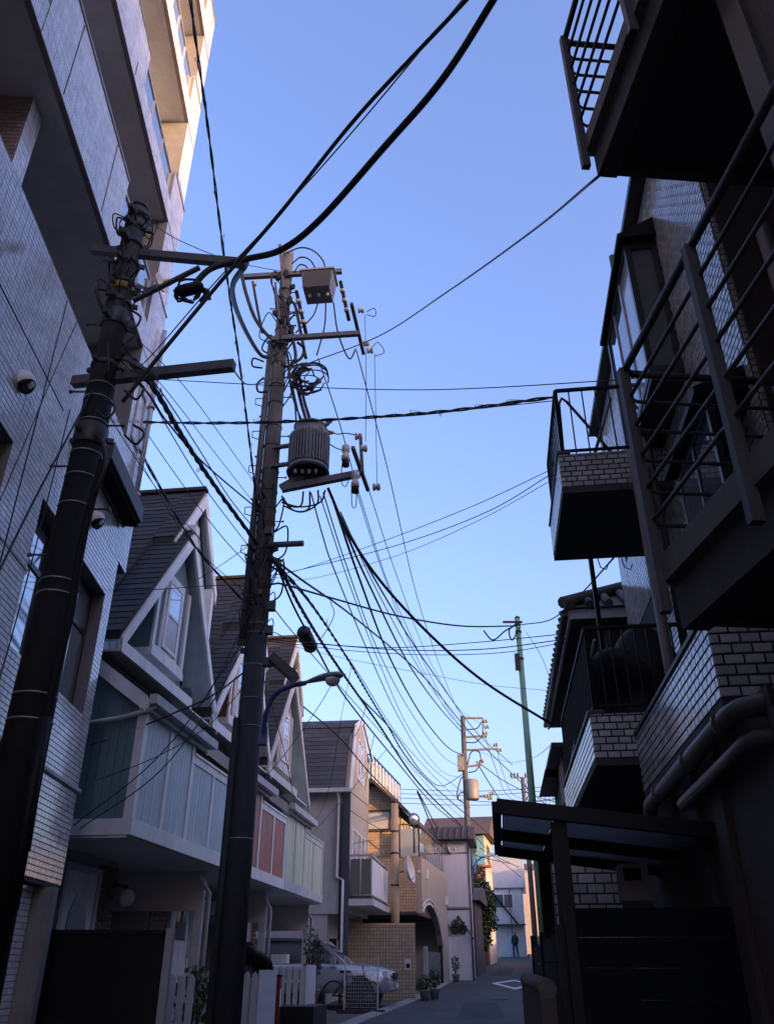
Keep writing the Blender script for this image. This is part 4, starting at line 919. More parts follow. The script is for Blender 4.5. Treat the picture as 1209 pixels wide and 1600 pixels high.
lumpy('black_bag',black_cloth,(p.x,p.y,gz(p.y)+1.2),(.34,.3,.34),'large black tarpaulin bundle piled above the picket fence','bundle',9,4,.75)
p=Hw(.55,19.4); crate('dark_planter','dark square planter at the road side before the farthest fence','planter',(p.x,p.y,gz(p.y)),[('box',blackwall,(-.5,.35,-.1,1.3,0,.42)),('soil',soil,(-.46,.31,-.06,1.26,.421,.43))],blackwall)
p=Hw(-.2,20.9); crate('white_case','white case tilted on the ledge behind the farthest fence','case',(p.x,p.y,gz(p.y)+1.15),[('case',white,(-.2,.15,-.15,.15,0,.18))],white)
# ---------------------------------------------------------------- parked car
CAR=thing('parked_car','silver off-road car parked nose out beside the grey house','car',(.22,25.75,gz(25.7)),R_(-8))
def loft(name,m,secs,parent,smooth=True):
    import bmesh
    bm=bmesh.new(); rows=[[bm.verts.new(v) for v in s] for s in secs]
    for a,b in zip(rows,rows[1:]):
        for i in range(len(a)-1): bm.faces.new((a[i],a[i+1],b[i+1],b[i]))
    bm.faces.new(rows[0]); bm.faces.new(rows[-1][::-1]); bmesh.ops.recalc_face_normals(bm,faces=bm.faces)
    me=bpy.data.meshes.new(name); bm.to_mesh(me); bm.free(); me.materials.append(m)
    o=bpy.data.objects.new(name,me); COL.objects.link(o); o.parent=parent
    sb=o.modifiers.new('sub','SUBSURF'); sb.levels=2; sb.render_levels=2
    for p_ in me.polygons: p_.use_smooth=True
    return o
def carsec(x,hw,zb,zm,zt,tw):     # half section mirrored: sill, waist, top
    pr=[(-hw*.9,zb),(-hw,zb+.12),(-hw,zm),(-tw,zt-.03),(-tw*.8,zt),(0,zt+.015)]
    pts=pr+[(-y,z) for y,z in pr[-2::-1]]
    return [(x,y,z) for y,z in pts]
loft('body',car_p,[carsec(0,.62,.42,.62,.74,.5),carsec(-.05,.78,.36,.68,.86,.66),carsec(-.35,.86,.34,.76,.97,.74),carsec(-1.2,.88,.34,.84,1.04,.78),carsec(-1.35,.88,.34,.86,1.06,.78),carsec(-2.6,.88,.34,.88,1.06,.8),carsec(-4.1,.88,.36,.9,1.06,.8),carsec(-4.35,.8,.42,.8,1.0,.7)],CAR)
loft('cabin',glass,[carsec(-1.25,.74,.9,1.0,1.04,.7),carsec(-1.75,.72,.95,1.2,1.5,.62),carsec(-2.2,.72,.95,1.2,1.62,.62),carsec(-3.8,.72,.95,1.2,1.64,.62),carsec(-4.2,.72,.95,1.1,1.2,.66)],CAR)
loft('roof',car_p,[carsec(-1.9,.66,1.5,1.54,1.58,.6),carsec(-2.3,.69,1.58,1.62,1.67,.62),carsec(-3.9,.69,1.6,1.63,1.68,.62),carsec(-4.1,.66,1.5,1.54,1.6,.6)],CAR)
for sy in (-1,1):
    MB().beam((-1.28,sy*.74,1.0),(-2.0,sy*.66,1.58),.06,.08).build('pillar',car_p,CAR)
    hl=MB().prism([(-.02,sy*.42,.66),(-.02,sy*.66,.67),(-.10,sy*.80,.70),(-.12,sy*.80,.86),(-.04,sy*.45,.84)],(-.1,0,0)).build('headlight',lens,CAR)
    MB().lathe((-.03,sy*.55,.76),[(.06,0),(.07,.02),(.03,.03)],12,(1,0,0)).build('bulb_reflector',chrome,hl)
    m_=MB().box(-1.62,-1.48,sy*.92-.1,sy*.92+.1,1.02,1.2).build('wing_mirror',car_p,CAR)
    for x_ in (-.85,-3.45):
        wl=MB().lathe((x_,sy*.8,.34),[(.2,-.1),(.32,-.1),(.345,-.06),(.345,.06),(.32,.1),(.2,.1)],28,(0,1,0)).build('tyre',rubber,CAR)
        MB().lathe((x_,sy*.8,.34),[(.001,-.09),(.2,-.095),(.21,.0),(.2,.095),(.001,.09)],16,(0,1,0)).build('rim',steel,wl)
        MB().lathe((x_,sy*.80,.36),[(.40,-.07),(.41,.086),(.37,.086)],24,(0,1,0)).build('wheel_arch',black_m,CAR)
bx('grille',black_m,CAR,(-.03,.03,-.38,.38,.66,.82)); 
for i in range(3): bx('grille_bar',chrome,CAR,(.031,.042,-.37,.37,.68+i*.05,.695+i*.05))
bx('bumper',car_p,CAR,(-.06,.06,-.72,.72,.42,.58)); bx('number_plate',white,CAR,(.061,.07,-.17,.17,.46,.56))
# ---------------------------------------------------------------- bicycle and mesh panel
BK=thing('bicycle','bicycle standing behind the white wire mesh panel','bicycle',(-.45,24.55,gz(24.5)),R_(-20))
for x_ in (0,-1.02):
    wv=MB(); n=24
    wv.tube([(x_+.325*math.cos(2*math.pi*i/n),0,.34+.325*math.sin(2*math.pi*i/n)) for i in range(n+1)],.02,6,False); w0=wv.build('tyre',rubber,BK)
    sp=MB()
    for i in range(14): sp.tube([(x_,0,.34),(x_+.31*math.cos(i*.449),0,.34+.31*math.sin(i*.449))],.003,3)
    sp.build('spokes',steel,w0); MB().lathe((x_,0,.34),[(.03,-.05),(.03,.05)],10,(0,1,0)).build('hub',steel_d,w0)
MB().tube([(-.98,0,.34),(-.55,0,.3),(-.15,0,.75)],.018,6).tube([(-.55,0,.3),(-.68,0,.85)],.018,6).tube([(0,0,.34),(-.17,0,.85),(-.2,0,1.02)],.016,6).tube([(-1.02,0,.34),(-.66,0,.75),(-.16,0,.78)],.014,6).build('frame',black_m,BK)
MB().tube([(-.3,-.25,1.05),(-.2,-.12,1.05),(-.2,.12,1.05),(-.3,.25,1.05)],.012,6).build('handlebar',steel,BK); MB().box(-.82,-.56,-.07,.07,.85,.91).build('saddle',black_m,BK)
MP=thing('wire_mesh_panel','white wire mesh panel standing in front of the bicycle','panel',(-.85,23.9,gz(23.9)),R_(-12))
bx('post',white_g,MP,(.62,.65,-.015,.015,0,1.25)); bx('post',white_g,MP,(-.25,-.22,-.015,.015,0,1.25)); bx('foot',dark_m,MP,(-.4,.8,-.12,.12,0,.07))
for i in range(13): bx('mesh_wire',white_g,MP,(-.22+.0645*(i+.5)-.003,-.22+.0645*(i+.5)+.003,-.003,.003,.1,1.2))
for i in range(14): bx('mesh_wire',white_g,MP,(-.22,.62,-.007,-.003,.12+i*.08,.126+i*.08))

# ---------------------------------------------------------------- person at the lane end
PR=thing('person','person in a dark coat walking at the far end of the lane','person',(9.75,70.3,gz(70.3)),R_(150))
def skinned(name,m,V,E,Rr,parent,sub=2):
    me=bpy.data.meshes.new(name); me.from_pydata(V,E,[]); me.materials.append(m)
    o=bpy.data.objects.new(name,me); COL.objects.link(o); o.parent=parent
    sk=o.modifiers.new('skin','SKIN'); lay=me.skin_vertices[0].data if me.skin_vertices else None
    if lay is None:
        bpy.context.view_layer.objects.active=o; o.select_set(True); bpy.ops.mesh.customdata_skin_add(); lay=me.skin_vertices[0].data
    for i,r in enumerate(Rr): lay[i].radius=(r,r)
    lay[0].use_root=True
    s_=o.modifiers.new('sub','SUBSURF'); s_.levels=sub; s_.render_levels=sub
    for p_ in me.polygons: p_.use_smooth=True
    return o
V=[(0,0,.95),(0,0,1.15),(0,0,1.38),(0,0,1.5),(0,.02,1.58),(.19,0,1.4),(.24,.02,1.13),(.22,.14,.9),(-.19,0,1.4),(-.24,-.02,1.13),(-.21,.05,.88),
   (.1,0,.9),(.11,.14,.5),(.11,.1,.1),(.11,.24,.04),(-.1,0,.9),(-.11,-.06,.5),(-.11,-.28,.14),(-.11,-.18,.04)]
E=[(0,1),(1,2),(2,3),(3,4),(2,5),(5,6),(6,7),(2,8),(8,9),(9,10),(0,11),(11,12),(12,13),(13,14),(0,15),(15,16),(16,17),(17,18)]
body=skinned('body',cloth,V,E,[.16,.15,.17,.06,.07,.075,.055,.045,.075,.055,.045,.095,.07,.05,.045,.095,.07,.05,.045],PR)
hd=MB().lathe((0,.02,1.56),[(.03,-.02),(.065,.02),(.085,.08),(.09,.13),(.08,.19),(.05,.225),(.005,.235)],14).build('head',skin,PR); MB().lathe((0,.0,1.66),[(.095,-.03),(.1,.04),(.085,.1),(.05,.14),(.004,.15)],14).build('hair',hair_m,hd)

# ================================================================ utility poles
def bez(pts,n=10):                               # Catmull-Rom through points
    P=[Vector(p) for p in pts]; P=[P[0]*2-P[1]]+P+[P[-1]*2-P[-2]]; out=[]
    for i in range(1,len(P)-2):
        a,b,c,d_=P[i-1],P[i],P[i+1],P[i+2]
        for k in range(n):
            t=k/n; out.append(.5*((2*b)+(c-a)*t+(2*a-5*b+4*c-d_)*t*t+(3*b-a-3*c+d_)*t**3))
    out.append(P[-2]); return out
def band(parent,z,r,h,m,name='band'): return MB().lathe((0,0,z),[(r-.004,0),(r,.004),(r,h-.004),(r-.004,h)],16).build(name,m,parent)
def stepbolt(parent,z,r,side,L=.16): MB().tube([(side*r*.9,0,z),(side*(r+L),0,z)],.011,6).lathe((side*(r+L),0,z),[(.02,-.012),(.02,.012)],8,(1,0,0)).build('step_bolt',steel_d,parent)
def arm(parent,p,q,w=.075,h=.09,name='cross_arm',m=steel_d):
    p=Vector(p);q=Vector(q); a=(q-p).normalized(); r=a.cross(Vector((0,0,1))).normalized()
    o=MB().beam(p,q,w,h).build(name,m,parent)
    L=(q-p).length; k=int(L/.22)
    hs=MB()
    for i in range(1,k): c=p+a*(i*L/k); hs.beam(c-r*(w/2+.002)-a*.035,c-r*(w/2+.002)+a*.035,.006,.02)
    if k>1: hs.build('slot_row',black_m,o)['kind']='stuff'
    return o
def insul(parent,c,axis,L=.12,r=.055,m=porcelain,name='insulator'):
    return MB().lathe(c,[(r*.5,-L/2),(r,-L*.45),(r,-L*.2),(r*.7,-L*.12),(r*.7,L*.02),(r,L*.1),(r,L*.4),(r*.5,L/2)],12,axis).build(name,m,parent)
# ---- near left pole
LX,LY=-2.76,6.3
LP=thing('utility_pole','thick dark wrapped utility pole in front of the white tiled building','utility pole',(LX,LY,0))
lr=lambda z:.205-.0126*z
MB().tube([(0,0,-.2),(0,0,6.4)],[lr(0)+.006,lr(6.4)+.006],24).build('wrapped_shaft',pole_wrap,LP)
MB().tube([(0,0,6.4),(0,0,8.88)],[lr(6.4),lr(8.88)],24).build('upper_shaft',mat('dark_pole_concrete',(.055,.050,.048),.8,.25,6.,.4,60,dirt=.4),LP)
for z in (3.15,3.35,4.2,4.32,5.05,5.35,5.6,5.95,6.22,6.38): band(LP,z,lr(z)+.012,.014,steel,'metal_strap')
for z,h,m in ((6.62,.05,dark_m),(7.15,.2,dark_m),(7.45,.05,dark_m),(7.62,.08,mat('yellow_band',(.35,.22,.02),.6,.2,6.)),(7.72,.05,dark_m),(8.02,.05,dark_m),(8.3,.06,dark_m),(8.55,.09,dark_m),(8.72,.12,dark_m),(5.7,.22,dark_m)):
    b_=band(LP,z,lr(z)+.018,h,m,'clamp_band')
    for a in (.3,1.6,2.9,4.4): MB().beam((math.cos(a)*(lr(z)+.01),math.sin(a)*(lr(z)+.01),z+h/2),(math.cos(a)*(lr(z)+.075),math.sin(a)*(lr(z)+.075),z+h/2),.035,.045).build('bolt',dark_m,b_)
for i,z in enumerate((4.6,5.05,5.5,5.95,6.35,6.75,7.2,7.65,8.1)): stepbolt(LP,z,lr(z),1 if i%2 else -1)
MB().lathe((0,0,8.88),[(lr(8.9)+.01,0),(lr(8.9),.05),(.03,.09)],18).build('pole_cap',dark_m,LP)
L0=Vector((LX,LY,0))
arm(LP,at(145,390,6.42)-L0,at(386,412,6.15)-L0); arm(LP,at(115,597,6.42)-L0,at(366,571,6.1)-L0,.085,.1)
MB().beam(at(208,470,6.2)-L0,at(312,418,6.15)-L0,.05,.03).build('brace',steel_d,LP)
MB().beam(at(195,560,6.2)-L0,at(250,590,6.12)-L0,.05,.03).build('brace',steel_d,LP)
MB().tube([p-L0 for p in bez([at(160,720,6.05),at(128,850,6.06),at(110,960,6.05),at(82,1080,6.05),at(40,1330,6.05)],6)],.035,8).build('cable_guard',pole_wrap,LP)
MB().tube([p-L0 for p in (at(72,1120,6.02),at(50,1240,6.03),at(20,1420,6.03))],.045,8).build('riser_pipe',black_m,LP)
MB().tube([p-L0 for p in bez([at(150,770,6.0),at(165,725,5.95),at(160,690,6.0),at(150,680,6.1)],6)],.02,6).build('cable_loop',cable_m,LP)
for k in range(7):                                # coiled splice below the arm
    r=random.Random(k); c=at(298+r.uniform(-8,10),455+r.uniform(-8,8),6.15)-L0
    MB().tube([c+Vector((math.cos(t)*.13*r.uniform(.8,1.2),r.uniform(-.03,.03),math.sin(t)*.1)) for t in [i*.7-1 for i in range(9)]],.014,5).build('slack_coil',cable_m,LP)
MB().lathe(at(297,452,6.12)-L0,[(.03,-.14),(.065,-.1),(.065,.1),(.03,.14)],12,(1,0,.35)).build('splice_sleeve',black_m,LP)
for px,py in ((205,345),(190,500),(195,610),(150,640),(195,680)):
    r=random.Random(px); MB().tube([p-L0 for p in bez([at(px,py,6.1),at(px+18,py+14,6.0),at(px+30,py-4,6.05),at(px+14,py-16,6.1)],5)],.012,5).build('cable_loop',cable_m,LP)

# ---- middle concrete pole
MX,MY=-1.97,11.7
MP_=thing('utility_pole','tall concrete utility pole carrying the ribbed transformer','utility pole',(MX,MY,0))
mr_=lambda z:.195-.0062*z
MB().tube([(0,0,0),(0,0,6.0)],[mr_(0)+.006,mr_(6)+.006],24).build('wrapped_shaft',pole_band,MP_)
MB().tube([(0,0,6.0),(0,0,13.95)],[mr_(6),mr_(13.95)],24).build('upper_shaft',concrete_pole,MP_)
M0=Vector((MX,MY,0))
MB().tube([(-.2,-.08,5.8),(-.185,-.07,9.4),(-.17,-.06,11.6)],.055,10).build('riser_conduit',steel_d,MP_)
MB().tube([(-.17,-.14,.2),(-.165,-.13,4.6)],.05,10).build('riser_conduit',pole_band,MP_)
for z in (3.0,4.5,4.9,5.4,5.9,6.05,6.35,6.7,7.1,7.3,7.8,8.05,8.4,8.8,9.3,9.7,10.2,10.6,11.1,11.5,11.9,12.4,12.9,13.3): band(MP_,z,mr_(z)+.012,.025 if z>6.2 else .014,dark_m if z>6.2 else steel,'clamp_band' if z>6.2 else 'metal_strap')
for i,z in enumerate([6.6+.42*k for k in range(16)]): stepbolt(MP_,z,mr_(z),1 if i%2 else -1,.13)
for z in (7.2,7.9,8.7,9.4,10.1):
    MB().tube([(-.2,-.1,z),(-.34,-.12,z+.04),(-.34,-.12,z+.16),(-.2,-.1,z+.18)],.01,5).build('cable_hook',black_m,MP_)
A=lambda px,py,Y=11.6: at(px,py,Y)-M0
arm(MP_,A(376,433,11.55),A(534,424,11.55),.08,.09); arm(MP_,A(424,530,11.5),A(561,521,11.5),.08,.09)
arm(MP_,A(549,474,11.1),A(568,553,12.3),.06,.06); arm(MP_,A(437,383,11.5),A(444,450,11.5),.06,.06,'top_spike')
arm(MP_,A(430,442,11.4),A(437,500,11.4),.04,.06,'side_plate')
for px,py in ((564,485),(578,548),(572,537),(448,394)): insul(MP_,A(px,py,11.6),(1,.1,.1))
for px,py in ((398,443),): insul(MP_,A(px,py,11.5),(0,0,1),.1,.04)
arm(MP_,A(440,764,11.45),A(562,740,11.45),.10,.11,'platform_arm'); MB().beam(A(438,762,11.5),A(474,742,11.5),.07,.09).build('brace',steel_d,MP_)
arm(MP_,A(551,699,11.0),A(575,766,12.2),.06,.06,'insulator_bar'); MB().beam(A(563,680,11.5),A(566,738,11.5),.06,.05).build('insulator_bracket',steel_d,MP_)
for px,py in ((540,706),(555,747)):
    f=insul(MP_,A(px,py+2,11.4),(0,.1,1),.34,.07,porcelain,'fuse_cutout'); MB().lathe(A(px,py+18,11.4),[(.065,-.05),(.06,.04)],12,(0,0,1)).build('fuse_cap',black_m,f)
for px,py in ((568,701),(588,761),(560,682)): insul(MP_,A(px,py,11.5),(1,.1,.1),.13,.065)
MB().tube([A(414,852,11.55),A(474,849,11.45)],.05,8).build('stub_arm',steel_d,MP_)
def loopw(name,pts,r=.016,m=cable_m,parent=MP_,Y=11.5): return MB().tube(bez([A(p[0],p[1],p[2] if len(p)>2 else Y) for p in pts],7),r,6).build(name,m,parent)
for pts,r in ((((448,395),(470,387),(490,392),(505,408),(508,424)),.016),(((456,412),(470,402),(485,407),(496,426)),.016),(((460,425),(468,414),(478,416),(484,426)),.016),
    (((497,473),(488,495),(462,520)),.015),(((509,473),(507,510),(495,555)),.015),(((521,473),(528,520),(545,560),(556,545)),.015),
    (((573,487),(585,482),(586,494),(573,492)),.008),(((580,545),(590,535),(600,550),(585,557)),.008),
    (((378,430),(385,460),(400,500),(425,530),(450,538)),.035),(((383,414,6.25),(363,452,7.4),(376,500,9.2),(400,545,11.),(415,558,11.4),(435,550,11.5)),.035),(((395,440),(402,480),(410,520)),.025),
    (((465,535),(475,545),(470,560),(455,568)),.03),(((440,570),(452,572),(462,555),(450,500),(440,460)),.03),
    (((412,590),(402,600),(404,612),(418,612)),.02),(((410,575),(395,572),(396,560),(412,565)),.018),
    (((474,768),(470,790),(452,790),(440,775)),.016),(((484,768),(482,795),(460,798),(440,780)),.016),(((497,766),(495,788),(470,800),(442,790)),.016),(((508,766),(500,785),(470,792),(440,785)),.016),
    (((508,670),(525,678),(540,677),(558,680)),.011),(((515,694),(525,700),(537,704)),.011),(((535,720),(533,750),(540,760),(548,740)),.008),(((549,760),(550,790),(556,790),(557,760)),.008),
    (((430,450),(432,480),(440,520),(450,560),(452,590)),.022),(((455,470),(462,480),(470,520),(478,560)),.03)):
    loopw('jumper_cable',pts,r)
rnd=random.Random(4)
for k in range(16):
    cx,cy=482+rnd.uniform(-10,10),592+rnd.uniform(-8,8); a0=rnd.uniform(0,3); rx=rnd.uniform(14,26); ry=rnd.uniform(10,20)
    loopw('slack_coil',[(cx+rx*math.cos(a0+t*.8),cy+ry*math.sin(a0+t*.8),11.45+rnd.uniform(-.1,.1)) for t in range(6)],rnd.uniform(.012,.022))
for k in range(7):
    x=452+rnd.uniform(0,20); loopw('drop_cable',[(x,595,11.5),(x+8,630,11.45),(x+rnd.uniform(10,26),665,11.4)],.016)
for px0,py0,px1,py1 in ((463,455,478,520),(532,440,545,500)):
    f=MB().tube([A(px0,py0,11.5),A(px1,py1,11.5)],.035,8).build('surge_arrester',black_m,MP_)
    for t in (.25,.5,.75): MB().lathe(A(px0,py0,11.5).lerp(A(px1,py1,11.5),t),[(.035,-.04),(.055,-.02),(.055,.02),(.035,.04)],10,A(px1,py1,11.5)-A(px0,py0,11.5)).build('arrester_shed',porcelain,f)
for k in range(14):                                # clutter of ties and small terminals down the pole
    z=5.6+rnd.random()*3.2; a=rnd.uniform(-2.6,.6); q=Vector((math.cos(a)*mr_(z),math.sin(a)*mr_(z),z))
    MB().tube(bez([q,q*1.35-Vector((0,0,z*.35-.05)),q*1.5-Vector((0,0,z*.5+.06)),q*1.05-Vector((0,0,z*.05+.22))],4),.009,5).build('tie_wire',cable_m,MP_)
for px,py in ((418,1035),(424,948),(420,985),(420,830)): bx('terminal_box',dark_m,MP_,tuple(v for i in range(3) for v in (A(px,py,11.4)[i]-.06,A(px,py,11.4)[i]+.06)))
sb=MB().beam(A(425,1028,11.35),A(462,1060,11.35),.28,.12).build('cable_box',dark_m,MP_)
# ---- transformer on the middle pole
c=at(483,705,11.5); TR=thing('pole_transformer','grey ribbed cylindrical transformer hanging on the concrete pole','transformer',(c.x,c.y,0))
cz=c.z
MB().lathe((0,0,cz),[(.27,-.43),(.335,-.42),(.335,-.36),(.30,-.34),(.30,.28),(.29,.30),(.27,.45),(.285,.46),(.285,.49),(.2,.53),(.05,.545)],32).build('tank',trafo_m,TR)
for i in range(40):
    a=2*math.pi*i/40; bxp=MB().beam((math.cos(a)*.322,math.sin(a)*.322,cz-.33),(math.cos(a)*.322,math.sin(a)*.322,cz+.27),.018,.05,(math.cos(a),math.sin(a),0)); bxp.build('cooling_fin',trafo_m,TR)
MB().lathe((0,0,cz-.5),[(.2,0),(.34,.02),(.36,.07),(.3,.075)],28).build('base_ring',black_m,TR)
for a in (-.4,.5): MB().lathe((math.cos(a)*.29,math.sin(a)*.29-.1,cz+.38),[(.035,0),(.045,.05),(.03,.1),(.04,.12),(.015,.17)],10,(math.cos(a),math.sin(a)-.2,.4)).build('bushing',porcelain,TR)
for i in range(4): MB().lathe((-.18+i*.11,-.2,cz-.56),[(.025,0),(.03,.05),(.03,.08)],10).build('low_voltage_terminal',porcelain,TR)
for z in (-.25,.12): MB().beam((-.3,0,cz+z),(-.62,.08,cz+z),.07,.05).build('hanger_bracket',steel_d,TR)
# ---- switch box
c=at(500,447,11.55); SWB=thing('pole_switch_box','grey metal switch box on top of the concrete pole','switch box',(c.x,c.y,0),R_(-6))
MB().prism([(-.28,-.22,c.z-.24),(.22,-.22,c.z-.24),(.28,-.22,c.z+.2),(-.33,-.22,c.z+.2)],(0,.44,0)).build('casing',trafo_m,SWB)
bx('lid',steel,SWB,(-.36,.31,-.25,.25,c.z+.201,c.z+.24)); bx('dark_face',dark_m,SWB,(-.285,.235,-.235,-.221,c.z-.23,c.z+.19))
for x_ in (-.15,.02,.18):
    MB().lathe((x_,-.05,c.z+.24),[(.04,0),(.05,.04),(.03,.08),(.02,.1)],10).build('bushing',black_m,SWB); MB().lathe((x_-.02,-.05,c.z-.32),[(.02,0),(.035,.04),(.03,.079)],10).build('bushing',porcelain,SWB)
# ---- street lamp
LMP=thing('street_lamp','street lamp with blue curved arm and grey cobra head','street lamp',(MX,MY,0))
MB().tube(bez([A(410,1165,11.45),A(413,1140,11.4),A(416,1115,11.35),A(430,1085,11.3),A(455,1072,11.25),A(478,1067,11.2)],8),0.035,10).build('arm',lamp_blue,LMP)
bx('bracket',lamp_blue,LMP,tuple(v for i,(lo,hi) in enumerate(((-.07,.05),(-.06,.06),(-.02,.22))) for v in (A(412,1162,11.45)[i]+lo,A(412,1162,11.45)[i]+hi)))
h0,h1=A(474,1068,11.2),A(536,1056,11.0)
dv_=(h1-h0); hd_=MB(); n=12
for i in range(9):
    t=i/8; cpt=h0+dv_*t+Vector((0,0,.02*math.sin(t*3.14))); wv=.035+.085*math.sin(min(1,t*1.15)*math.pi*.62)*(1 if t<.9 else .75 if t<1 else .15); hv=wv*.55
    for k in range(n):
        a=2*math.pi*k/n; s_=math.sin(a)*hv; hd_.v.append(tuple(cpt+Vector((0,math.cos(a)*wv,s_ if s_>0 else s_*.4))))
for i in range(8):
    for k in range(n): k2=(k+1)%n; hd_.f.append((i*n+k,i*n+k2,(i+1)*n+k2,(i+1)*n+k)); hd_.sm.append(len(hd_.f)-1)
hd_.f.append(tuple(range(n))); hd_.f.append(tuple(8*n+k for k in range(n)))
ho=hd_.build('lamp_head',lamp_grey,LMP); lc=h0+dv_*.74
MB().lathe(lc+Vector((0,0,-.015)),[(.11,0),(.105,-.03),(.085,-.07),(.05,-.095),(.004,-.105)],16).build('lamp_cover',lens,ho)
# ---- green pole
GX,GY=3.03,17.8
GP=thing('green_pole','slim green steel pole on the right side of the lane','pole',(GX,GY,0))
MB().tube([(0,0,gz(GY)-.1),(0,0,8.6)],[.095,.06],14).build('shaft',greenpole,GP); MB().lathe((0,0,8.6),[(.065,0),(.06,.04),(.01,.07)],12).build('cap',dark_m,GP)
for z in (8.42,8.25,7.6): band(GP,z,.075,.05,dark_m,'clamp_band')
G0=Vector((GX,GY,0)); MB().box(-.14,-.04,-.12,0,7.35,7.72).build('junction_box',dark_m,GP)
for pts in (((810,975),(790,985),(770,1000),(755,985)),((812,980),(800,1000),(795,985),(805,975))): MB().tube([q-G0 for q in bez([at(a,b,17.7) for a,b in pts],6)],.018,5).build('cable_loop',cable_m,GP)
MB().beam((-.35,-.05,8.5),(.1,-.05,8.5),.05,.04).build('arm',dark_m,GP)
# ---- far poles
FX,FY=4.28,46.
FP=thing('utility_pole','distant concrete utility pole with its own transformer above the lane','utility pole',(FX,FY,0)); F0=Vector((FX,FY,0)); FA=lambda px,py:at(px,py,46.)-F0
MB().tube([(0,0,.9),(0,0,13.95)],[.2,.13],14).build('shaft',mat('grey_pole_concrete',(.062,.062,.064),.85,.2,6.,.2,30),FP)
for a,b in (((724,1122),(753,1122)),((724,1152),(754,1150)),((728,1172),(776,1170)),((728,1198),(752,1195)),((735,1246),(768,1243))): MB().beam(FA(*a),FA(*b),.1,.1).build('cross_arm',steel_d,FP)
MB().beam(FA(754,1122),FA(754,1152),.09,.09).build('cross_arm_end',steel_d,FP)
for px,py in ((758,1127),(760,1136),(758,1146),(757,1150),(774,1164),(780,1172),(748,1192),(752,1190),(760,1244),(768,1240),(765,1247)): insul(FP,FA(px,py),(1,0,.2),.26,.10,mat('shaded_porcelain',(.17,.16,.15),.5,.1,20.))  # far insulators coloured darker than porcelain, in place of shade from the sun
MB().lathe(FA(737,1233),[(.36,-.55),(.38,-.5),(.38,.45),(.3,.5)],18).build('transformer_tank',mat('pale_transformer',(.17,.165,.16),.5,.1,6.),FP); MB().box(*[v for i,(lo,hi) in enumerate(((-.18,.16),(-.2,.2),(-.5,.4))) for v in (FA(720,1190)[i]+lo,FA(720,1190)[i]+hi)]).build('switch_case',trafo_m,FP)
for pts in (((728,1140),(745,1138),(752,1128)),((728,1160),(742,1160),(752,1152)),((730,1195),(736,1175),(748,1175),(752,1190)),((732,1207),(742,1205),(748,1198)),((725,1210),(718,1222),(714,1245),(724,1255)),((728,1238),(718,1240),(715,1250))): MB().tube([q-F0 for q in bez([at(a,b,45.9) for a,b in pts],5)],.035,5).build('jumper_cable',cable_m,FP)
for z in (5.0,5.6,6.3,7.0,8.,9.): band(FP,z,.21-.005*z,.06,dark_m,'clamp_band')
AP=thing('utility_pole','small farthest pole with a row of insulators left of the green pole','utility pole',(at(816,1215,64).x,64.,0)); ax=at(816,1215,64)
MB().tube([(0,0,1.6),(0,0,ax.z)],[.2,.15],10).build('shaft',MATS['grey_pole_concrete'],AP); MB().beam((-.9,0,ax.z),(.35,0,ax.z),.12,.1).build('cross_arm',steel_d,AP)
for x_ in (-.85,-.6,-.35,.25): MB().lathe((x_,0,ax.z+.1),[(.08,-.05),(.1,.1),(.05,.25)],8).build('insulator',steel_d,AP)
for k in range(5): MB().tube([(.2,0,ax.z-.2-k*.4),(.35,0,ax.z-.3-k*.5),(.15,0,ax.z-.6-k*.5)],.03,4).build('jumper_cable',cable_m,AP)
# second street lamp far away
L2=thing('street_lamp','far street lamp with bright blue arm on the distant pole','street lamp',(FX,FY,0))
MB().tube([q-F0 for q in bez([at(741,1365,45.7),at(743,1350,45.7),at(750,1341,45.7),at(758,1338,45.6)],6)],.05,6).build('arm',mat('bright_blue_paint',(.05,.18,.5),.5,.1,6.),L2)
MB().beam(at(756,1338,45.6)-F0,at(772,1335,45.5)-F0,.3,.12).build('lamp_head',mat('pale_lamp',(.4,.5,.6),.4,.1,6.),L2)

# ================================================================ overhead wires and cables
def cable(name,label,pts,r,m=cable_m,n=10,twist=0,cat='cable',group=None):
    P=bez([at(*p) for p in pts],n)
    if twist:
        t=thing(name,label,cat,tuple(P[0]),0,group); O=P[0]; L=0.; acc=[0.]
        for a,b in zip(P,P[1:]): L+=(b-a).length; acc.append(L)
        Q=[];k=max(12,int(L/.09)); j=0
        for i in range(k+1):
            d_=L*i/k
            while j<len(acc)-2 and acc[j+1]<d_: j+=1
            f=(d_-acc[j])/max(1e-6,acc[j+1]-acc[j]); Q.append(P[j].lerp(P[j+1],min(1,f)))
        for ph in range(twist):
            st=[]
            for i,q in enumerate(Q):
                d2=(Q[min(i+1,k)]-Q[max(i-1,0)]).normalized(); u=d2.cross(Vector((0,0,1))).normalized(); v=d2.cross(u)
                a=i*.75+ph*2*math.pi/twist; st.append(q-O+(u*math.cos(a)+v*math.sin(a))*r*1.05)
            MB().tube(st,r,5).build('strand',m,t)
        rr=random.Random(len(label))
        for i in range(4,k-3,max(6,k//16)):            # lashing ties and stray loops
            q=Q[i]-O; j_=Vector((rr.uniform(-1,1),rr.uniform(-1,1),rr.uniform(-1.,.3)))*r*4
            MB().tube(bez([q,q+j_,q+j_*.9+Vector((0,0,r*3)),Q[min(k,i+3)]-O],3),r*.3,4).build('lashing_tie',m,t)
        return t
    return tag(MB().tube(P,r,7).build(name,m),label,cat,group)
C=cable
C('overhead_cable','thickest black cable sweeping from the top edge to the left pole arm',[(880,-190,3.0),(770,0,3.9),(690,125,4.45),(600,230,5.0),(500,343,5.6),(440,390,5.9),(385,405,6.1),(330,420,6.15),(298,452,6.15)],.034)
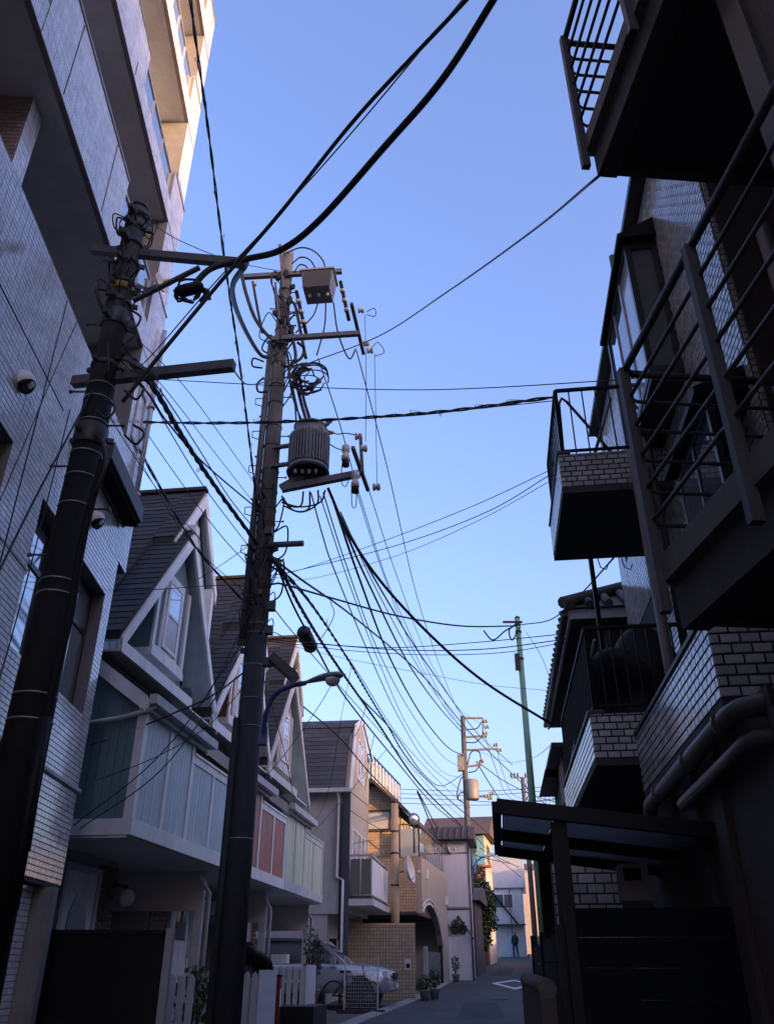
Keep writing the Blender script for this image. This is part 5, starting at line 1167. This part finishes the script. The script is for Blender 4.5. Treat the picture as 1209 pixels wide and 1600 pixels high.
C('overhead_cable','black cable from the top edge crossing the arm down to the left pole',[(860,-150,3.1),(728,0,3.9),(560,180,4.9),(440,330,5.5),(345,440,5.85),(262,540,6.0),(192,628,6.1)],.02)
C('overhead_wire','thin wire just beside the thick cable leading to the top edge',[(845,-150,3.1),(722,0,3.95),(560,195,5.0),(440,330,5.7),(330,448,6.4),(240,552,7.2),(205,585,7.6)],.007)
C('overhead_cable','twisted drop cable running down from the top left balcony to the concrete pole',[(290,-90,4.2),(300,20,5.0),(325,200,6.4),(350,400,7.9),(376,580,9.6),(403,800,11.55)],.010,twist=2)
C('overhead_wire','single wire from the top right walkway to the concrete pole',[(935,275,3.45),(830,362,5.2),(700,455,7.6),(590,526,10.4),(470,572,11.6)],.010)
C('overhead_wire','long nearly level thin wire crossing above the upper balcony',[(200,590,10.3),(440,603,9.6),(620,609,9.2),(760,606,8.6),(960,594,7.6)],.007)
C('overhead_cable','twisted level cable strung from the tower corner to the upper brick balcony',[(205,659,10.4),(330,661,10.2),(440,659,10.),(560,653,9.4),(700,642,8.6),(868,620,7.6)],.013,twist=2)
C('overhead_wire','thin wire under the twisted level cable ending at the upper balcony',[(520,655,9.8),(640,650,9.2),(760,637,8.4),(868,626,7.6)],.006)
C('overhead_cable','heavy twisted bundle from the left pole sloping to the concrete pole',[(190,552,6.2),(238,603,6.9),(290,690,8.4),(340,765,9.9),(402,850,11.5)],.017,twist=3)
C('overhead_cable','second sloping cable just under the heavy bundle',[(188,575,6.2),(232,615,6.9),(262,660,7.7),(320,725,9.4),(408,800,11.5)],.012)
C('overhead_wire','fine wire sloping from the tower towards the concrete pole middle',[(212,560,6.25),(260,610,7.2),(330,700,9.),(400,790,11.5)],.005)
C('overhead_wire','fine insulated wire with a jumper sloping past the left pole arm',[(215,530,6.25),(285,600,7.2),(345,680,9.),(405,765,11.5)],.005)
C('overhead_cable','twisted cable from the tower corner passing over the blue gable',[(205,680,10.3),(255,770,10.7),(310,860,11.1),(372,930,11.5),(400,960,11.6)],.011,twist=2)
C('overhead_wire','thin wire beside the twisted cable over the blue gable',[(203,690,10.3),(245,765,10.7),(300,850,11.1),(375,918,11.5),(405,940,11.6)],.006)
C('facade_wire','dark wire slanting across the white tiles to the left pole',[(-20,932,5.2),(60,770,5.7),(150,600,6.2),(212,470,6.3)],.009)
C('facade_wire','second dark wire slanting low across the white tiles',[(-20,830,5.4),(40,690,5.9),(95,560,6.4),(150,440,6.9)],.005)
C('facade_wire','wire running steeply down the white tiles beside the left pole',[(110,640,6.3),(60,840,6.2),(20,990,6.0),(-20,1130,5.9)],.006)
# from the transformer onwards to the far pole and the right
C('overhead_cable','thick black cable from the transformer swooping to the old tiled house eave',[(512,762,11.5),(545,835,11.9),(600,915,12.6),(680,1000,13.8),(760,1068,15.),(862,1132,16.2)],.026)
C('overhead_cable','cable from the transformer to the far pole, lowest of the fan',[(520,780,11.6),(560,900,15),(610,1030,21),(660,1120,29),(700,1168,38),(724,1180,45.8)],.024)
C('overhead_cable','cable from the transformer to the far pole, middle of the fan',[(523,790,11.6),(575,910,15.5),(640,1040,23),(690,1110,33),(727,1150,45.8)],.022)
C('overhead_cable','cable from the transformer to the far pole, highest of the fan',[(528,800,11.7),(600,930,17),(665,1035,25),(745,1145,42),(800,1195,52)],.02)
C('overhead_wire','high thin wire from the arm insulators to the far pole top',[(557,548,11.7),(606,735,15),(655,945,23),(700,1075,35),(724,1130,45.9)],.011)
C('overhead_wire','second high thin wire from the pole switch to the far pole',[(497,560,11.6),(530,660,13),(570,800,16.5),(620,945,23),(690,1090,36),(724,1142,45.9)],.011)
C('overhead_wire','thin vertical lead hanging between the two right hand insulators',[(570,492,11.6),(572,590,11.6),(571,690,11.6)],.006)
C('overhead_wire','second thin vertical lead down to the lower insulator',[(585,552,11.6),(587,650,11.6),(589,758,11.6)],.006)
C('overhead_cable','drop cable hanging from the transformer terminals down past the closure',[(486,770,11.5),(505,840,12.2),(524,895,12.8),(580,1030,18),(625,1125,26),(670,1195,35),(724,1238,45.8)],.012)
C('overhead_wire','faint wire fanning right from the concrete pole to the upper balcony underside',[(418,900,11.55),(470,890,11.7),(600,845,10.5),(740,790,9.2),(858,735,8.2)],.005)
C('overhead_wire','faint lower wire fanning right from the concrete pole to the balcony side',[(418,900,11.55),(470,890,11.7),(620,852,10.5),(760,800,9.2),(870,735,8.2)],.006)
C('overhead_wire','fan wire ending lowest on the upper balcony side',[(418,900,11.55),(480,905,11.7),(620,868,10.6),(750,812,9.4),(862,750,8.3)],.004)
C('overhead_cable','black telephone cable from the concrete pole to the green pole top',[(405,918,11.55),(430,912,11.6),(446,914,11.8),(520,935,12.8),(620,962,14.4),(720,978,16),(805,978,17.7)],.017)
C('overhead_cable','cable from the green pole rising to the upper brick balcony',[(815,976,17.7),(860,968,15.),(905,930,12.),(958,872,9.)],.012)
C('overhead_wire','thin wire from the pole clutter to the lower balcony, upper of four',[(415,988,11.55),(428,988,11.6),(470,1002,12.),(600,1012,12.4),(740,1004,12.2),(885,990,11.2)],.007)
C('overhead_wire','thin wire from the pole clutter to the lower balcony, second of four',[(415,1000,11.55),(432,1000,11.6),(520,1008,12.),(640,1016,12.4),(760,1014,12.2),(882,999,11.2)],.008)
C('overhead_wire','thin wire from the pole clutter to the lower balcony, third of four',[(415,1003,11.55),(434,1003,11.6),(540,1016,12.),(660,1023,12.4),(780,1020,12.),(882,1004,11.2)],.006)
C('overhead_wire','faintest wire crossing the sky below the green pole top',[(418,1000,11.6),(545,1030,14),(650,1050,14.5),(760,1070,15),(870,1080,15)],.004)
C('overhead_wire','thin stay wire from the green pole down to the old house',[(822,988,17.6),(845,1025,17),(864,1075,16.3)],.006)
C('overhead_cable','spiral wrapped cable bundle from the concrete pole along the left houses',[(418,860,11.55),(440,892,11.6),(470,950,13.),(520,1030,16),(590,1130,22),(655,1225,30),(720,1290,42)],.016,twist=3)
C('overhead_cable','cable carrying the dark closure along the left houses',[(415,850,11.55),(434,888,11.6),(460,950,12.4),(494,1012,13.6),(540,1090,16.5),(620,1190,24),(680,1260,34),(732,1300,45)],.018)
C('overhead_cable','third bundle from the concrete pole fading towards the far roofs',[(418,870,11.55),(445,895,11.7),(487,945,13.),(540,1025,16.5),(600,1125,23),(660,1212,32),(760,1300,52)],.014,twist=2)
C('overhead_cable','sagging loop of cable ending at the far pole side',[(560,1087,19.2),(615,1145,26),(660,1208,34),(690,1228,40),(722,1210,45.8)],.02)
C('overhead_cable','far cable leaving the distant pole towards the right houses',[(744,1190,46),(765,1225,50),(790,1262,58),(815,1285,66)],.03)
C('overhead_cable','second far cable leaving the distant pole to the right',[(752,1195,46),(790,1222,50),(840,1245,56),(900,1262,60)],.025)
C('overhead_cable','third far cable sloping from the sky to the canopy edge',[(420,868,11.55),(470,905,12.5),(560,970,17),(664,1060,26),(730,1140,34),(790,1200,40),(850,1255,42),(900,1290,40)],.02)
for i,(y0,y1,lb) in enumerate(((1233,1230,'topmost'),(1240,1236,'second'),(1247,1250,'third'),(1255,1252,'lowest'))):
    C('overhead_wire','%s of the level wires crossing the far sky'%lb,[(625,y0,60),(720,y0+3,60),(800,y1+4,58),(900,y1-6,56)],.02)
C('overhead_wire','far wire dropping from the distant pole arm',[(757,1150,46),(772,1195,52),(790,1240,62),(812,1255,64)],.018)
C('overhead_wire','another far wire dropping to the small farthest pole',[(776,1168,46),(783,1200,50),(800,1240,58),(830,1252,62)],.015)
C('overhead_wire','far wire tangle strand over the brown tile roof',[(652,1236,29.6),(690,1300,44),(740,1335,52),(800,1350,62)],.025)
C('overhead_wire','far wire tangle strand nearest the brown roof edge',[(652,1238,29.7),(690,1318,43),(735,1338,48)],.025)
C('overhead_wire','far wire strands over the end house roof, left',[(745,1310,47),(770,1335,56),(810,1355,66)],.02)
C('overhead_wire','far wire strand over the end house roof, right',[(750,1325,47),(785,1348,58),(815,1372,66)],.02)
# service wires across the townhouses
C('service_wire','service cable from the concrete pole to the lean-to eave of the blue house',[(386,1047,11.6),(330,1088,11.4),(270,1115,11.3),(215,1138,11.2)],.013)
C('service_wire','upper diagonal wire across the blue townhouse balcony',[(400,935,11.6),(330,1075,11.3),(240,1190,11.),(115,1290,10.7)],.008)
C('service_wire','lower diagonal wire across the blue townhouse balcony',[(400,970,11.6),(340,1085,11.3),(250,1205,11.),(125,1295,10.7)],.008)
C('service_wire','thin wire crossing the blue gable from the tiled tower',[(175,925,10.6),(260,920,11.),(330,915,11.4),(385,915,11.6)],.006)
C('service_wire','wire from the concrete pole down across the red townhouse gable',[(388,990,11.6),(340,1060,12),(300,1110,12.6),(140,1165,11)],.006)
C('service_wire','wire rising from the far bundle to the green townhouse bay',[(531,1046,16.8),(497,1105,18),(440,1185,18.5),(390,1240,19)],.008)
C('service_wire','wire from the mansard roof to the pale green balcony',[(549,1041,17.1),(535,1110,20),(505,1260,22),(440,1330,21)],.006)
C('service_wire','wire crossing the grey plaster wall to the green balcony',[(604,1171,22.4),(548,1235,24),(480,1310,23.5),(440,1340,21)],.007)
C('service_cable','dark cable from the green gable along the mansard verge',[(474,1104,23),(530,1152,24),(580,1210,26),(640,1270,34)],.02)
C('service_wire','pair wire drooping before the sunlit gable, upper',[(545,1235,26.5),(570,1255,27),(600,1275,29)],.01)
C('service_wire','pair wire drooping before the sunlit gable, lower',[(545,1265,26.5),(575,1285,27),(602,1300,29)],.01)
# closure on the cable
c=at(480,999,13.1); d_=(at(489,1018,13.3)-at(471,980,12.8)).normalized()
CL=thing('cable_closure','dark oblong cable closure hanging on the line below the concrete pole arm','closure',tuple(c))
MB().lathe((0,0,0),[(.03,-.26),(.09,-.24),(.115,-.18),(.12,0),(.115,.18),(.09,.24),(.03,.26)],16,d_).build('shell',mat('closure_plastic',(.045,.05,.045),.5,.1,8.),CL)
for t in (-.18,.18): MB().lathe(d_*t,[(.12,-.012),(.125,0),(.12,.012)],16,d_).build('strap',black_m,CL)

# denser clutter on the two near poles
rnd=random.Random(21)
for k in range(26):
    z=rnd.choice((6.7,7.2,7.5,7.7,8.05,8.3,8.6,8.75))+rnd.uniform(-.08,.08); a=rnd.uniform(-3.1,.4); rr=lr(z)
    q=Vector((math.cos(a)*rr,math.sin(a)*rr,z)); n_=Vector((math.cos(a),math.sin(a),0))
    if k%3==0: MB().beam(q,q+n_*rnd.uniform(.06,.13),.045,rnd.uniform(.04,.09)).build('bracket',dark_m,LP)
    else:
        t_=Vector((-math.sin(a),math.cos(a),0))*rnd.uniform(-.12,.12)
        MB().tube(bez([q,q+n_*rnd.uniform(.05,.16)+Vector((0,0,rnd.uniform(-.1,.1))),q+n_*rnd.uniform(.04,.12)+t_+Vector((0,0,-rnd.uniform(.08,.25))),q+t_*.6+Vector((0,0,-rnd.uniform(.2,.4)))],5),rnd.uniform(.007,.013),5).build('loose_cable',cable_m,LP)
for k in range(40):
    z=rnd.choice((5.7,6.2,6.5,7.0,7.3,7.6,8.2,10.9,11.3,11.6,12.2,12.6,13.0,13.4))+rnd.uniform(-.15,.15); a=rnd.uniform(-2.9,.3); rr=mr_(z)
    q=Vector((math.cos(a)*rr,math.sin(a)*rr,z)); n_=Vector((math.cos(a),math.sin(a),0))
    if k%4==0: MB().beam(q,q+n_*rnd.uniform(.08,.2),.05,rnd.uniform(.04,.1)).build('bracket',dark_m,MP_)
    else:
        t_=Vector((-math.sin(a),math.cos(a),0))*rnd.uniform(-.2,.2)
        MB().tube(bez([q,q+n_*rnd.uniform(.08,.28)+Vector((0,0,rnd.uniform(-.1,.15))),q+n_*rnd.uniform(.05,.25)+t_+Vector((0,0,-rnd.uniform(.1,.35))),q+t_*.5+Vector((0,0,-rnd.uniform(.3,.6)))],5),rnd.uniform(.008,.018),5).build('loose_cable',cable_m,MP_)
for px,py in ((436,432),(446,428),(452,470),(440,500),(455,515)): MB().lathe(A(px,py,11.5),[(.03,-.1),(.05,-.06),(.05,.06),(.03,.1)],8,(.2,0,1)).build('cable_sleeve',black_m,MP_)
# more of the fan of lines
C('overhead_wire','thin wire hugging the lowest transformer fan cable on its left',[(505,770,11.5),(540,880,14.5),(590,1015,20),(640,1110,28),(690,1180,39),(722,1200,45.8)],.012)
C('overhead_wire','thin wire hugging the middle transformer fan cable on its right',[(532,800,11.7),(590,925,16),(655,1045,25),(700,1112,36),(727,1146,45.9)],.011)
C('overhead_wire','fine line from the pole clutter dipping under the cable closure',[(420,940,11.6),(455,985,12.5),(520,1060,16),(600,1150,23),(680,1240,36),(735,1290,45.5)],.009)
C('overhead_wire','fine line running just above the spiral bundle',[(420,880,11.55),(480,938,13.5),(555,1045,18),(630,1160,27),(700,1235,40),(735,1262,45.8)],.010)
C('overhead_wire','drooping spur from the spiral bundle to the mansard house verge',[(572,1103,20.4),(560,1140,22),(552,1150,25),(546,1142,27.)],.008)
C('overhead_wire','spur from the closure cable down to the sunlit gable',[(585,1147,20.5),(578,1180,23),(573,1215,26),(570,1235,27.5)],.008)
C('service_wire','thin wire from the left pole clamp to the blue gable apex',[(165,640,6.2),(215,720,8.),(265,790,10.4),(305,832,12.6)],.006)
C('service_wire','thin wire from the concrete pole to the top of the red townhouse gable',[(412,880,11.6),(400,915,13),(392,935,15.5)],.007)
C('overhead_wire','thin wire from the left pole top to the concrete pole top',[(222,340,6.3),(290,380,8),(370,410,10),(445,425,11.6)],.007)
C('overhead_wire','slack wire from the left pole lower arm to the concrete pole neck',[(362,575,6.15),(385,600,8.),(410,598,10),(435,590,11.6)],.009)
C('overhead_wire','thin wire from the far pole across to the old tiled house',[(744,1172,46),(790,1190,38),(830,1185,28),(866,1160,18)],.008)

C('overhead_wire','loose strand left of the heavy twisted bundle near the left pole',[(186,560,6.2),(225,605,6.8),(275,690,8.3),(322,765,9.8),(395,862,11.5)],.007)
C('overhead_wire','loose strand right of the heavy twisted bundle near the concrete pole',[(195,545,6.2),(252,612,7.),(310,700,8.8),(360,780,10.4),(408,838,11.5)],.008)
C('overhead_wire','long thin wire from the tower side to the concrete pole below the bundle',[(205,640,10.3),(270,735,10.7),(340,830,11.1),(408,905,11.6)],.007)
C('overhead_wire','thin wire dropping from the tower corner behind the blue gable ridge',[(203,670,10.4),(235,730,11),(270,790,12.),(318,850,13.5)],.006)
C('service_wire','crossing wire from the blue gable barge board up to the concrete pole',[(310,905,12.6),(350,880,12.2),(408,838,11.6)],.006)
C('service_wire','crossing wire rising from the red gable to the concrete pole collar',[(345,1000,15.),(375,950,13.4),(412,905,11.65)],.006)
C('service_wire','lowest diagonal wire from the concrete pole to the blue house side wall',[(392,1060,11.6),(330,1130,11.3),(250,1180,11.1),(150,1220,10.9)],.006)
C('service_wire','wire from the lamp bracket down to the pale green balcony corner',[(412,1060,11.6),(430,1120,14),(450,1200,17),(462,1268,19.6)],.007)
C('overhead_wire','hair thin line from the transformer insulator to the far pole arm',[(575,762,11.7),(620,900,16),(670,1030,25),(715,1105,38),(752,1132,45.8)],.008)
C('overhead_wire','hair thin line from the lower fuse to the far pole middle arm',[(556,765,11.6),(600,900,16),(650,1025,24),(705,1120,38),(752,1160,45.8)],.008)
C('overhead_wire','thin wire in the fan sagging lowest before the far pole switch case',[(500,775,11.5),(545,910,15),(590,1030,21),(640,1140,29),(690,1205,40),(720,1215,45.8)],.010)
C('overhead_cable','dark loop from the spiral bundle back up to the transformer fan',[(500,1000,14.6),(510,985,14.4),(522,960,14.2),(516,940,14.)],.008)
